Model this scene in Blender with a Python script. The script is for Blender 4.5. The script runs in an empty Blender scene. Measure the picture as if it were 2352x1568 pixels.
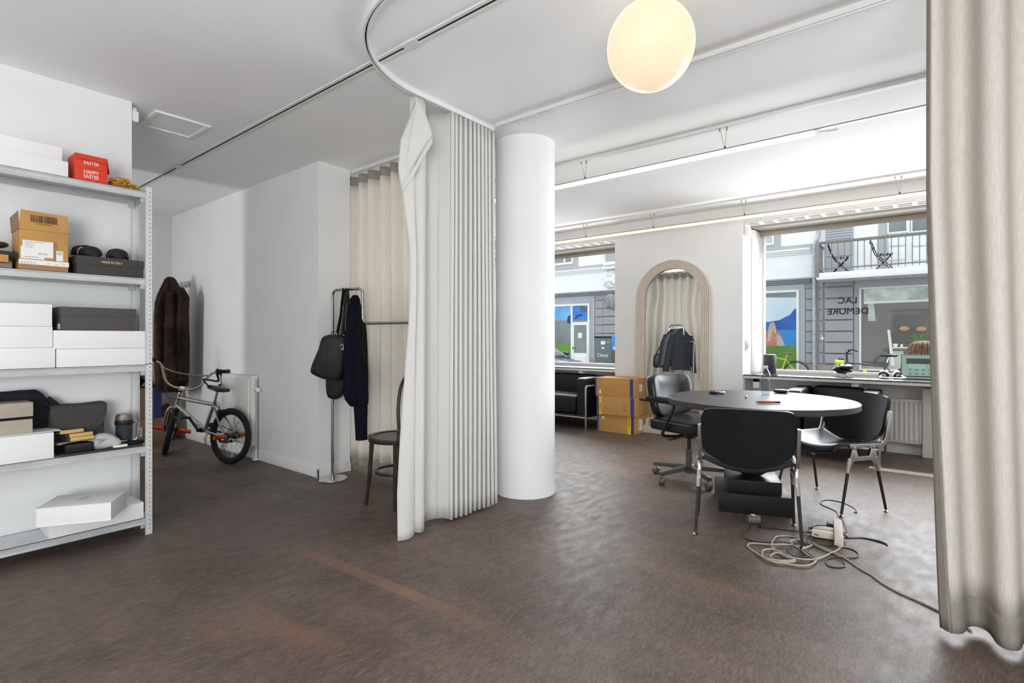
import bpy, bmesh, math, random
from mathutils import Vector, Matrix, noise
rnd = random.Random(7)
SC = bpy.context.scene
COL = SC.collection
PI = math.pi
# ------------------------------------------------------------------ camera
FPX, CX, HY, EYE = 1213.0, 1176.0, 775.0, 1.15
ANG = math.atan2(1213, 1511)            # heading of the view, from +X towards +Y
FW = (math.cos(ANG), math.sin(ANG)); RT = (math.sin(ANG), -math.cos(ANG))
cd = bpy.data.cameras.new('camera'); cam = bpy.data.objects.new('camera', cd); COL.objects.link(cam)
cd.sensor_width = 36; cd.lens = 36*FPX/2352; cd.shift_y = (HY-784)/2352
cd.clip_start = .02; cd.clip_end = 200
cam.location = (0, 0, EYE); cam.rotation_euler = (PI/2, 0, ANG-PI/2)
SC.camera = cam
# ------------------------------------------------------------------ world, sun, large lights, exposure
W = bpy.data.worlds.new('sky'); SC.world = W; W.use_nodes = True
nt = W.node_tree; nt.nodes.clear()
out = nt.nodes.new('ShaderNodeOutputWorld'); bg = nt.nodes.new('ShaderNodeBackground')
bg.inputs[0].default_value = (.93, .965, 1, 1); bg.inputs[1].default_value = 1.5
nt.links.new(bg.outputs[0], out.inputs[0])
def sun(direction, e, col):
    l = bpy.data.lights.new('sun', 'SUN'); l.energy = e; l.color = col; l.angle = .009
    o = bpy.data.objects.new('sun', l); COL.objects.link(o)
    o.rotation_euler = Vector(direction).to_track_quat('Z', 'Y').to_euler(); o.location = (20, -20, 30)
sun((.55, -.36, 1.0), 7.0, (1, .96, .9))
def area(name, loc, to, sx, sy, e, col=(1, 1, 1), spread=PI, gloss=False):
    l = bpy.data.lights.new(name, 'AREA'); l.shape = 'RECTANGLE'; l.size = sx; l.size_y = sy; l.energy = e; l.color = col; l.spread = spread
    o = bpy.data.objects.new(name, l); COL.objects.link(o); o.location = loc
    o.rotation_euler = (Vector(loc)-Vector(to)).to_track_quat('Z', 'Y').to_euler()
    o.visible_camera = False; o.visible_glossy = gloss
    return o
area('window_light_near', (6.70, -.1, 1.52), (0, -.1, 1.2), 3.3, 1.3, 112, (.93, .97, 1), 2.8, True)
area('window_light_far', (6.70, 4.4, 1.52), (0, 4.4, 1.2), 2.2, 1.3, 46, (.93, .97, 1), 2.8, True)
area('fill_light_behind', (-2.6, -1.5, 1.2), (2.2, 3.1, 2.4), 2.6, 1.8, 215, (.94, .975, 1))  # added soft fill from behind the camera, no lamp stands there
area('ceiling_fill_behind', (-.9, .6, .25), (-.3, 1.0, 2.6), 2.2, 2.6, 34, (.97, .98, 1))  # added up-facing fill that brightens the ceiling
area('fill_light_right', (3.6, -4.5, 1.3), (3.4, 1.5, 1.6), 2.8, 1.7, 66, (.94, .975, 1))  # added fill for the right-hand floor and near curtain, source unseen
area('alcove_window_light', (-.9, 5.62, 1.35), (2.4, 5.9, 1.25), .20, 1.5, 27, (.97, .99, 1))
SC.view_settings.view_transform = 'Standard'; SC.view_settings.look = 'None'
SC.view_settings.gamma = 1; SC.view_settings.exposure = .26; SC.view_settings.use_curve_mapping = False
SC.cycles.use_denoising = True
SC.cycles.max_bounces = 10; SC.cycles.diffuse_bounces = 6; SC.cycles.transparent_max_bounces = 20
SC.cycles.sample_clamp_indirect = 6; SC.cycles.caustics_reflective = False; SC.cycles.caustics_refractive = False
# ------------------------------------------------------------------ measuring from the photograph (a pixel plus one real plane gives a real point)
def ray(px, py):
    r = (px-CX)/FPX
    return Vector((FW[0]+r*RT[0], FW[1]+r*RT[1], (HY-py)/FPX))
EY = Vector((0, 0, EYE))
def atX(px, py, X): d = ray(px, py); return EY+d*(X/d.x)
def atY(px, py, Y): d = ray(px, py); return EY+d*(Y/d.y)
def atZ(px, py, Z=0): d = ray(px, py); return EY+d*((Z-EYE)/d.z)
# ------------------------------------------------------------------ mesh helpers
OFFS = {}
class MB:
    def __init__(s): s.v = []; s.f = []
    def add(s, vs, fs, M=None):
        n = len(s.v)
        s.v += [tuple(M @ Vector(p)) for p in vs] if M else [tuple(p) for p in vs]
        s.f += [tuple(i+n for i in f) for f in fs]; return s
    def box(s, a, b, M=None):
        x0, x1 = sorted((a[0], b[0])); y0, y1 = sorted((a[1], b[1])); z0, z1 = sorted((a[2], b[2]))
        return s.add([(x0,y0,z0),(x1,y0,z0),(x1,y1,z0),(x0,y1,z0),(x0,y0,z1),(x1,y0,z1),(x1,y1,z1),(x0,y1,z1)],
                     [(0,3,2,1),(4,5,6,7),(0,1,5,4),(1,2,6,5),(2,3,7,6),(3,0,4,7)], M)
    def cb(s, c, d, M=None): return s.box([c[i]-d[i]/2 for i in range(3)], [c[i]+d[i]/2 for i in range(3)], M)
    def prism(s, poly, h, M=None):       # poly in the xy plane, extruded from z=0 to h
        n = len(poly)
        a = sum(poly[i][0]*poly[(i+1)%n][1]-poly[(i+1)%n][0]*poly[i][1] for i in range(n))
        if (a < 0) != (h < 0): poly = poly[::-1]
        return s.add([(x,y,0) for x,y in poly]+[(x,y,h) for x,y in poly],
                     [tuple(range(n))[::-1], tuple(range(n,2*n))]+[(i,(i+1)%n,n+(i+1)%n,n+i) for i in range(n)], M)
    def loft(s, rings, M=None, closed=True, caps=True):
        n = len(rings[0]); vs = [p for r in rings for p in r]; fs = []
        for k in range(len(rings)-1):
            for i in range(n if closed else n-1):
                j = (i+1)%n; fs.append((k*n+i, k*n+j, (k+1)*n+j, (k+1)*n+i))
        if caps and closed:
            fs.append(tuple(range(n))[::-1]); fs.append(tuple((len(rings)-1)*n+i for i in range(n)))
        return s.add(vs, fs, M)
    def tube(s, path, r, seg=8, M=None, closed=False, flat=1.0):
        P = [Vector(p) for p in path]; n = len(P); rings = []
        t0 = (P[1]-P[0]).normalized(); up = Vector((0,0,1)) if abs(t0.z) < .9 else Vector((1,0,0))
        nrm = (up-t0*up.dot(t0)).normalized()
        for i in range(n):
            if closed: t = (P[(i+1)%n]-P[i-1]).normalized()
            else: t = (P[min(i+1,n-1)]-P[max(i-1,0)]).normalized()
            nrm = (nrm-t*nrm.dot(t))
            nrm = nrm.normalized() if nrm.length > 1e-6 else t.orthogonal().normalized()
            b = t.cross(nrm); rr = r[i] if isinstance(r, (list, tuple)) else r
            rings.append([tuple(P[i]+(nrm*math.cos(2*PI*k/seg)*flat+b*math.sin(2*PI*k/seg))*rr) for k in range(seg)])
        if closed: rings.append(rings[0])
        return s.loft(rings, M, caps=not closed)
    def lathe(s, prof, seg=24, M=None):   # prof: (r, z) list, about z
        rings = [[(max(r,1e-4)*math.cos(2*PI*k/seg), max(r,1e-4)*math.sin(2*PI*k/seg), z) for k in range(seg)] for r, z in prof]
        return s.loft(rings, M)
    def cyl(s, a, b, r, seg=12, M=None): return s.tube([a, b], r, seg, M)
    def grid(s, fn, nu, nv, M=None):
        vs = [fn(i/nu, j/nv) for j in range(nv+1) for i in range(nu+1)]
        return s.add(vs, [(j*(nu+1)+i, j*(nu+1)+i+1, (j+1)*(nu+1)+i+1, (j+1)*(nu+1)+i) for j in range(nv) for i in range(nu)], M)
    def cushion(s, c, d, M=None, e=.35, n=20, fn=None):   # rounded box: super-ellipsoid of half exponent e
        rings = []; m = n
        def sp(v, p): return math.copysign(abs(v)**p, v)
        for j in range(m+1):
            ph = -PI/2+PI*j/m
            cr = max(abs(math.cos(ph)), 1e-3)**e; z = sp(math.sin(ph), e)
            ring = []
            for i in range(2*n):
                th = 2*PI*i/(2*n)
                p = Vector((c[0]+d[0]/2*cr*sp(math.cos(th), e), c[1]+d[1]/2*cr*sp(math.sin(th), e), c[2]+d[2]/2*z))
                if fn: p = fn(p)
                ring.append(tuple(p))
            rings.append(ring)
        return s.loft(rings, M)
    def build(s, name, mat, parent=None, off=None, bev=0, seg=2, ang=35, smooth=True, sub=0, solid=0, kind=None, label=None):
        if off is None and parent is not None: off = OFFS.get(parent.name, (0,0,0))
        o3 = Vector(off) if off is not None else Vector((0,0,0))
        me = bpy.data.meshes.new(name)
        me.from_pydata([tuple(Vector(v)-o3) for v in s.v], [], s.f)
        if bev:
            bm = bmesh.new(); bm.from_mesh(me)
            bmesh.ops.bevel(bm, geom=[e for e in bm.edges if e.is_manifold and e.calc_face_angle(0) > .5], offset=bev, segments=seg, profile=.6, affect='EDGES', clamp_overlap=True)
            bm.to_mesh(me); bm.free()
        me.materials.append(mat)
        if smooth:
            for p in me.polygons: p.use_smooth = True
            me.set_sharp_from_angle(angle=math.radians(ang))
        o = bpy.data.objects.new(name, me); COL.objects.link(o)
        OFFS[o.name] = tuple(o3)
        if parent: o.parent = parent
        if sub: m = o.modifiers.new('sub', 'SUBSURF'); m.levels = m.render_levels = sub
        if solid: m = o.modifiers.new('solid', 'SOLIDIFY'); m.thickness = solid; m.offset = 0
        if kind: o['kind'] = kind
        if label: o['label'] = label
        return o
def thing(name, label, cat, loc=(0,0,0), rz=0, group=None):
    o = bpy.data.objects.new(name, None); COL.objects.link(o); o.empty_display_size = .05
    o.location = loc; o.rotation_euler = (0,0,rz); o['label'] = label; o['category'] = cat
    if group: o['group'] = group
    return o
def solo(o, label, cat, group=None):
    o['label'] = label; o['category'] = cat
    if group: o['group'] = group
    return o
def struct(o): o['kind'] = 'structure'; return o
def sgroup(name):
    o = bpy.data.objects.new(name, None); COL.objects.link(o); o['kind'] = 'structure'; return o
def copy_thing(r, loc, rz, label, group=None):
    c = r.copy(); COL.objects.link(c); c.location = loc; c.rotation_euler = (0,0,rz); c['label'] = label
    if group: c['group'] = group
    for ch in list(r.children):
        k = ch.copy(); COL.objects.link(k); k.parent = c
        for g in list(ch.children):
            q = g.copy(); COL.objects.link(q); q.parent = k
    return c
def frame(pos, x, y):
    x = Vector(x).normalized(); y = Vector(y); y = (y-x*y.dot(x)).normalized(); z = x.cross(y)
    return Matrix(((x[0],y[0],z[0],pos[0]),(x[1],y[1],z[1],pos[1]),(x[2],y[2],z[2],pos[2]),(0,0,0,1)))
def smooth_path(pts, n=6, closed=False):
    P = [Vector(p) for p in pts]; out = []; m = len(P)
    for i in range(m if closed else m-1):
        g = lambda k: P[k%m] if closed else P[min(max(k,0),m-1)]
        p0, p1, p2, p3 = g(i-1), g(i), g(i+1), g(i+2)
        for k in range(n):
            t = k/n
            out.append(.5*((2*p1)+(p2-p0)*t+(2*p0-5*p1+4*p2-p3)*t*t+(3*p1-p0-3*p2+p3)*t**3))
    if not closed: out.append(P[-1])
    return out
def fillet(pts, r, n=5):
    P = [Vector(p) for p in pts]; out = [P[0]]
    for i in range(1, len(P)-1):
        a = (P[i-1]-P[i]); b = (P[i+1]-P[i]); rr = min(r, a.length*.49, b.length*.49)
        A = P[i]+a.normalized()*rr; B = P[i]+b.normalized()*rr
        for k in range(n+1):
            t = k/n; out.append(A*(1-t)**2+P[i]*2*t*(1-t)+B*t*t)
    out.append(P[-1]); return out
_tx = {}
def text_geo(s, bold=0):
    if (s, bold) in _tx: return _tx[(s, bold)]
    cu = bpy.data.curves.new('t', 'FONT'); cu.body = s; cu.size = 1; cu.resolution_u = 3; cu.offset = bold
    o = bpy.data.objects.new('t', cu); COL.objects.link(o)
    dg = bpy.context.evaluated_depsgraph_get(); ev = o.evaluated_get(dg); me = ev.to_mesh()
    vs = [tuple(v.co) for v in me.vertices]; fs = [tuple(p.vertices) for p in me.polygons]
    ev.to_mesh_clear(); bpy.data.objects.remove(o); bpy.data.curves.remove(cu)
    _tx[(s, bold)] = (vs, fs); return vs, fs
def txt(mb, s, pos, x, y, w, h, bold=.009):      # flat letters filling a w x h box, pos = lower left
    vs, fs = text_geo(s, bold)
    x0 = min(v[0] for v in vs); x1 = max(v[0] for v in vs); y0 = min(v[1] for v in vs); y1 = max(v[1] for v in vs)
    mb.add([((v[0]-x0)/(x1-x0)*w, (v[1]-y0)/(y1-y0)*h, 0) for v in vs], fs, frame(pos, x, y))
# ------------------------------------------------------------------ materials
def mat(name, c, rough=.5, metal=0, var=0, scale=12, bump=0, bscale=60, spec=.5, c2=None, stretch=None, trans=0, emit=None, es=1, sheen=0, coat=0, detail=4):
    m = bpy.data.materials.new(name); m.use_nodes = True; t = m.node_tree; N = t.nodes; L = t.links
    b = N['Principled BSDF']; b.inputs['Base Color'].default_value = (*c, 1); b.inputs['Roughness'].default_value = rough
    b.inputs['Metallic'].default_value = metal; b.inputs['Specular IOR Level'].default_value = spec
    if coat: b.inputs['Coat Weight'].default_value = coat; b.inputs['Coat Roughness'].default_value = .1
    if sheen: b.inputs['Sheen Weight'].default_value = sheen
    if emit: b.inputs['Emission Color'].default_value = (*emit, 1); b.inputs['Emission Strength'].default_value = es
    if trans: b.inputs['Transmission Weight'].default_value = trans
    if var or c2 or bump:
        tc = N.new('ShaderNodeTexCoord'); mp = N.new('ShaderNodeMapping'); L.new(tc.outputs['Object'], mp.inputs[0])
        if stretch: mp.inputs['Scale'].default_value = stretch
    if var or c2:
        n = N.new('ShaderNodeTexNoise'); n.inputs['Scale'].default_value = scale; n.inputs['Detail'].default_value = detail; L.new(mp.outputs[0], n.inputs['Vector'])
        r = N.new('ShaderNodeMapRange'); r.inputs[1].default_value = .3; r.inputs[2].default_value = .7; L.new(n.outputs[0], r.inputs[0])
        mx = N.new('ShaderNodeMix'); mx.data_type = 'RGBA'; L.new(r.outputs[0], mx.inputs[0])
        a = c2 or tuple(max(0, v*(1-var)) for v in c); e = c if c2 else tuple(min(1, v*(1+var)) for v in c)
        mx.inputs[6].default_value = (*a, 1); mx.inputs[7].default_value = (*e, 1); L.new(mx.outputs[2], b.inputs['Base Color'])
    if bump:
        n2 = N.new('ShaderNodeTexNoise'); n2.inputs['Scale'].default_value = bscale; n2.inputs['Detail'].default_value = 3; L.new(mp.outputs[0], n2.inputs['Vector'])
        bp = N.new('ShaderNodeBump'); bp.inputs['Strength'].default_value = bump; bp.inputs['Distance'].default_value = .01
        L.new(n2.outputs[0], bp.inputs['Height']); L.new(bp.outputs[0], b.inputs['Normal'])
    return m
def cloth_mat(name, c, tr, weave=260, rough=.9, var=.06):
    m = mat(name, c, rough, var=var*1.6, scale=weave, stretch=(1, 1, .10), bump=.12, bscale=weave, detail=2, spec=.15)
    t = m.node_tree; N = t.nodes; L = t.links; b = N['Principled BSDF']; o = N['Material Output']
    tl = N.new('ShaderNodeBsdfTranslucent'); tl.inputs[0].default_value = (*[min(1, v*1.08) for v in c], 1)
    ms = N.new('ShaderNodeMixShader'); ms.inputs[0].default_value = tr
    L.new(b.outputs[0], ms.inputs[1]); L.new(tl.outputs[0], ms.inputs[2]); L.new(ms.outputs[0], o.inputs[0]); return m
def glass_mat(name, tint=(1,1,1), refl=1.0, ior=1.45, rough=0.0):
    m = bpy.data.materials.new(name); m.use_nodes = True; t = m.node_tree; N = t.nodes; L = t.links; N.clear()
    o = N.new('ShaderNodeOutputMaterial'); tr = N.new('ShaderNodeBsdfTransparent'); tr.inputs[0].default_value = (*tint, 1)
    g = N.new('ShaderNodeBsdfGlossy'); g.inputs['Roughness'].default_value = rough
    fr = N.new('ShaderNodeFresnel'); fr.inputs[0].default_value = ior
    mu = N.new('ShaderNodeMath'); mu.operation = 'MULTIPLY'; mu.inputs[1].default_value = refl; L.new(fr.outputs[0], mu.inputs[0])
    ge = N.new('ShaderNodeNewGeometry'); bf = N.new('ShaderNodeMath'); bf.operation = 'SUBTRACT'; bf.inputs[0].default_value = 1; L.new(ge.outputs['Backfacing'], bf.inputs[1]); m2 = N.new('ShaderNodeMath'); m2.operation = 'MULTIPLY'; L.new(mu.outputs[0], m2.inputs[0]); L.new(bf.outputs[0], m2.inputs[1]); mu = m2
    ms = N.new('ShaderNodeMixShader'); L.new(mu.outputs[0], ms.inputs[0]); L.new(tr.outputs[0], ms.inputs[1]); L.new(g.outputs[0], ms.inputs[2]); L.new(ms.outputs[0], o.inputs[0]); return m
m_wall = mat('wall_paint', (.79,.795,.795), .85, var=.02, scale=3, bump=.06, bscale=180, spec=.2)
m_ceil = mat('ceiling_paint', (.87,.875,.88), .9, var=.015, scale=2, bump=.05, bscale=140, spec=.2)
m_white = mat('white_gloss_paint', (.82,.82,.80), .35, var=.02)
m_trimw = mat('trim_paint', (.78,.77,.75), .5, var=.03, scale=8)
m_black = mat('black_plastic', (.012,.012,.013), .4)
m_blackm = mat('black_matt', (.011,.011,.012), .75, var=.2, spec=.25)
m_leather = mat('black_leather', (.009,.009,.011), .40, bump=.10, bscale=220, spec=.45)
m_chrome = mat('polished_metal', (.72,.70,.67), .16, 1, var=.04, scale=5)
m_alu = mat('cast_aluminium', (.66,.65,.63), .26, 1, var=.06, scale=9)
m_galv = mat('galvanised_steel', (.66,.68,.69), .42, .45, var=.09, scale=28, stretch=(.4,1,1))
m_galvp = mat('galvanised_post_steel', (.74,.75,.75), .45, .3, var=.05, scale=20)
m_hole = mat('punched_hole_black', (.01,.01,.01), .9)
m_card = mat('brown_cardboard', (.50,.27,.085), .8, var=.07, scale=9, bump=.05, bscale=90)
m_card2 = mat('dull_cardboard', (.30,.19,.11), .85, var=.1, scale=7)
m_wbox = mat('white_card_box', (.80,.80,.80), .55, var=.012, scale=5)
m_dbox = mat('charcoal_card_box', (.055,.052,.050), .7, var=.06, scale=60)
m_beige = mat('beige_card_box', (.40,.35,.29), .75, var=.05, scale=60)
m_paper = mat('white_paper', (.80,.80,.78), .7)
m_ink = mat('black_ink', (.02,.02,.02), .7)
m_grey = mat('grey_ink', (.25,.25,.26), .7)
m_glass = glass_mat('window_glass', (.985,.995,.99), .22)
m_fglass = glass_mat('far_window_glass', (.55,.6,.6), 1.0)
def floor_mat():
    m = bpy.data.materials.new('worn_brown_floor'); m.use_nodes = True; t = m.node_tree; N = t.nodes; L = t.links; b = N['Principled BSDF']
    tc = N.new('ShaderNodeTexCoord')
    def nz(scale, st, det, rot=0, dist=0):
        mp = N.new('ShaderNodeMapping'); mp.inputs['Scale'].default_value = st; mp.inputs['Rotation'].default_value = (0,0,rot); L.new(tc.outputs['Object'], mp.inputs[0])
        n = N.new('ShaderNodeTexNoise'); n.inputs['Scale'].default_value = scale; n.inputs['Detail'].default_value = det; n.inputs['Distortion'].default_value = dist
        L.new(mp.outputs[0], n.inputs['Vector']); return n.outputs[0]
    def mr(x, a, c, d=0, e=1):
        r = N.new('ShaderNodeMapRange'); r.inputs[1].default_value = a; r.inputs[2].default_value = c; r.inputs[3].default_value = d; r.inputs[4].default_value = e; L.new(x, r.inputs[0]); return r.outputs[0]
    def mix(f, a, c, mode='MIX'):
        x = N.new('ShaderNodeMix'); x.data_type = 'RGBA'; x.blend_type = mode
        if isinstance(f, (int, float)): x.inputs[0].default_value = f
        else: L.new(f, x.inputs[0])
        for s, v in ((6, a), (7, c)):
            if isinstance(v, tuple): x.inputs[s].default_value = (*v, 1)
            else: L.new(v, x.inputs[s])
        return x.outputs[2]
    base = mix(mr(nz(1.9, (1,1,1), 12, .4, .4), .30, .70), (.082,.057,.045), (.155,.114,.092))
    base = mix(mr(nz(9, (1,2.6,1), 10, .7, .2), .45, .72, 0, .25), base, (.26,.21,.18))
    base = mix(mr(nz(26, (1,4,1), 8, .55, .25), .42, .70, 0, .55), base, (.055,.038,.031))
    base = mix(mr(nz(30, (1,5,1), 8, .75, .2), .50, .78, 0, .6), base, (.27,.225,.195))
    br = N.new('ShaderNodeTexBrick'); mp = N.new('ShaderNodeMapping'); mp.inputs['Rotation'].default_value = (0,0,PI/2); L.new(tc.outputs['Object'], mp.inputs[0]); L.new(mp.outputs[0], br.inputs[0])
    br.inputs['Color1'].default_value = (.74,.70,.68,1); br.inputs['Color2'].default_value = (1.12,1.02,.96,1); br.inputs['Mortar'].default_value = (.8,.75,.7,1)
    br.inputs['Scale'].default_value = 1; br.inputs['Brick Width'].default_value = .9; br.inputs['Row Height'].default_value = .065; br.inputs['Mortar Size'].default_value = .0006
    base = mix(.35, base, mix(1, base, br.outputs[0], 'MULTIPLY'))
    base = mix(mr(nz(2.1, (1,.35,1), 3, 0), .60, .72, 0, .42), base, (.27,.135,.075))
    base = mix(mr(nz(38, (1,4,1), 5, 1.1, 1), .62, .80, 0, .3), base, (.27,.24,.215))
    base = mix(mr(nz(55, (5,1,1), 3, .5, 1), .66, .80, 0, .6), base, (.02,.015,.013))
    # one long rubbed, rust-toned streak in the boards
    pos = N.new('ShaderNodeMapping'); pos.vector_type = 'TEXTURE'; A0 = atZ(690,1262); A1 = atZ(1150,1448); dd = A1-A0
    pos.inputs['Location'].default_value = A0; pos.inputs['Rotation'].default_value = (0,0,math.atan2(dd.y,dd.x)); L.new(tc.outputs['Object'], pos.inputs[0])
    sx = N.new('ShaderNodeSeparateXYZ'); L.new(pos.outputs[0], sx.inputs[0])
    ab = N.new('ShaderNodeMath'); ab.operation = 'ABSOLUTE'; L.new(sx.outputs[1], ab.inputs[0])
    def mul(a, c): q = N.new('ShaderNodeMath'); q.operation = 'MULTIPLY'; L.new(a, q.inputs[0]); L.new(c, q.inputs[1]); return q.outputs[0]
    st = mul(mul(mr(ab.outputs[0], .028, .040, 1, 0), mr(sx.outputs[0], -.1, .25, 0, 1)), mul(mr(sx.outputs[0], dd.length*.8, dd.length*1.05, 1, 0), mr(nz(3, (1,1,1), 3), .25, .6, .25, .75)))
    base = mix(st, base, (.24,.135,.085))
    L.new(base, b.inputs['Base Color'])
    L.new(mr(nz(9, (1,2,1), 8, .5), .3, .7, .44, .58), b.inputs['Roughness'])
    b.inputs['Specular IOR Level'].default_value = .5
    bp = N.new('ShaderNodeBump'); bp.inputs['Strength'].default_value = .10; bp.inputs['Distance'].default_value = .004; L.new(nz(60, (1,3,1), 4, 1), bp.inputs['Height']); L.new(bp.outputs[0], b.inputs['Normal'])
    return m
m_floor = floor_mat()
# ================================================================== THE SETTING
H = 2.6
struct(MB().box((-3,-5,-.15), (6.9,7.4,0)).build('floor', m_floor, smooth=False))
struct(MB().box((-3,-5,H), (6.9,7.4,H+.2)).build('ceiling', m_ceil, smooth=False))
struct(MB().box((-3,3.86,0), (1.07,4.02,H)).build('wall_left', m_wall, smooth=False))
struct(MB().box((-3,7.16,0), (7.0,7.4,H)).build('wall_back', m_wall, smooth=False))
struct(MB().box((2.39,3.96,0), (2.69,7.16,H)).build('wall_bike', m_wall, smooth=False))
struct(MB().box((-3.2,-5,0), (-3,3.9,H)).build('wall_behind_left', m_wall, smooth=False))
struct(MB().box((-3.2,-5.2,0), (7.0,-5,H)).build('wall_behind_right', m_wall, smooth=False))
w = MB()   # far left end of the alcove, with its window opening
w.box((-1.2,4.02,0), (-1.0,5.2,H)); w.box((-1.2,6.05,0), (-1.0,7.16,H)); w.box((-1.2,5.2,0), (-1.0,6.05,.55)); w.box((-1.2,5.2,2.25), (-1.0,6.05,H))
struct(w.build('wall_alcove', m_wall, smooth=False))
struct(MB().box((.93,4.02,0), (1.0,5.43,H)).build('alcove_light_blocker', m_wall, smooth=False))  # unseen partition, added to cut the alcove light to a sharp edge
struct(MB().lathe([(.226,0),(.226,.03),(.222,.06),(.222,H)], 64, Matrix.Translation((3.16,2.41,0))).build('wall_column', m_wall))
# window wall: pier, piers either side, recessed wall under the windows, lintel
XP, XN, XG = 6.13, 6.52, 6.84
w = MB()
for y0, y1 in ((1.65,3.21), (5.6,7.16), (-5,-2.1)): w.box((XP,y0,0), (XG+.06,y1,H))
struct(w.build('wall_window', m_wall, smooth=False))
w = MB()
for y0, y1 in ((-2.1,1.65), (3.21,5.6)):
    w.box((XN,y0,0), (XG+.06,y1,.70)); w.box((XP,y0,2.425), (XG+.06,y1,H))
struct(w.build('wall_window_niche', m_wall, smooth=False))
struct(MB().box((XP-.03,1.652,.0), (XP,3.208,2.45)).build('added_pier_board', m_wall, bev=.004))  # added proud board, its top edge stands in for the lamp light's cutoff
# baseboards
def base(name, a, b, h=.07):
    m = MB().box((a[0],a[1],0), (b[0],b[1],h)); m.box((a[0]+(.004 if b[0]-a[0] < .05 else 0), a[1]+(.004 if b[1]-a[1] < .05 else 0), h), (b[0],b[1],h+.012))
    struct(m.build(name, m_trimw, bev=.003))
base('baseboard_bike', (2.375,3.945), (2.39,7.16)); base('baseboard_column_face', (2.375,3.945), (2.69,3.96))
base('baseboard_pier', (XP-.048,1.65), (XP-.03,3.21), .075); base('baseboard_niche', (XN-.015,-2.1), (XN,1.65), .07); base('baseboard_niche_far', (XN-.015,3.21), (XN,5.6), .07)
base('baseboard_back', (-1,7.145), (2.39,7.16))
struct(MB().box((2.0,7.12,0), (2.05,7.16,2.1)).box((1.2,7.12,2.05), (2.05,7.16,2.1)).box((1.25,7.14,0), (2.0,7.155,2.05)).build('door_1', m_white, bev=.003))
# windows: frame, panes, sloping blind box and air grille
def window(name, y0, y1):
    g = sgroup(name)
    f = MB(); x0, x1 = XG-.05, XG+.03
    f.box((x0,y0,.73), (x1,y0+.055,2.425)); f.box((x0,y1-.055,.73), (x1,y1,2.425)); f.box((x0,y0+.055,.73), (x1,y1-.055,.775)); f.box((x0,y0+.055,2.37), (x1,y1-.055,2.425))
    f.build('frame', m_white, g, bev=.006)
    MB().box((XG-.006,y0+.05,.77), (XG,y1-.05,2.38)).build('pane', m_glass, g, smooth=False)
    MB().tube([(XG-.14,y0+.02,2.375), (XG-.14,y1-.02,2.375)], .036, 14).box((XG-.42,y0+.01,2.395),(XG-.05,y1-.01,2.424)).build('roller_blind', m_blind, g)
    MB().box((XP+.0,y0+.01,2.416), (XP+.17,y1-.01,2.424)).build('grille_backing', m_hole, g, smooth=False)
    s = MB()
    for xx in (XP-.012, XP+.072, XP+.152): s.box((xx,y0+.01,2.400), (xx+.020,y1-.01,2.424))
    n = int((y1-y0)/.145)
    s.build('grille_rail', m_trimw, g, bev=.002)
    for k in range(n+1):
        yy = y0+.01+k*(y1-y0-.04)/n
        MB().box((XP-.01,yy,2.401), (XP+.165,yy+.036,2.422)).build('grille_bar', m_trimw, g, smooth=False)
    return g
m_blind = mat('taupe_blind_housing', (.34,.31,.27), .5, var=.05)
win1 = window('window_1', 3.21, 5.6); win2 = window('window_2', -2.1, 1.65)
# jamb linings and catches
for nm, y0, y1 in (('trim_1',1.615,1.65), ('trim_2',3.21,3.245)):
    struct(MB().box((XP+.30,y0,.745), (XG-.05,y1,2.38)).build(nm, m_white, bev=.004))
MB().box((XP+.0,1.60,2.27), (XP+.12,1.645,2.37)).box((XP+.03,1.585,2.262),(XP+.10,1.645,2.28)).build('blind_motor', m_white, win2, bev=.006)
MB().box((XP+.06,1.628,1.00), (XP+.085,1.65,1.13)).box((XP+.065,1.615,1.03),(XP+.08,1.628,1.10)).build('catch', m_alu, win2, bev=.003)
# lettering on the glass, reads from the street
t = MB(); a = atX(1926,697,XG-.01); b = atX(1968,684,XG-.01)

for k, (dy, dz) in enumerate(((0,0),(.004,0),(.002,.0025),(.002,-.0025))): txt(t, 'LAC', (XG-.009-k*.0002, b.y+dy, a.z+dz), (0,1,0), (0,0,1), a.y-b.y, .064, 0)
a = atX(1901,721,XG-.01); b = atX(1994,707,XG-.01); zd = (a.z+b.z)/2-.034
for k, (dy, dz) in enumerate(((0,0),(.004,0),(.002,.0025),(.002,-.0025))): txt(t, 'DEMURE', (XG-.009-k*.0002, b.y+dy, zd+dz), (0,1,0), (0,0,1), a.y-b.y, .064, 0)
t.build('lettering', m_black, win2, smooth=False, label='black shop lettering read backwards from inside')
t = MB(); c = atX(1888.5,776.5,XG-.012)
st = [((.032 if k%2 == 0 else .009)*math.cos(PI*k/4+PI/2), (.036 if k%2 == 0 else .009)*math.sin(PI*k/4+PI/2)) for k in range(8)]
t.prism(st, .001, frame(c, (0,1,0), (0,0,1))); t.build('star_sticker', m_paper, win2, smooth=False)
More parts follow.
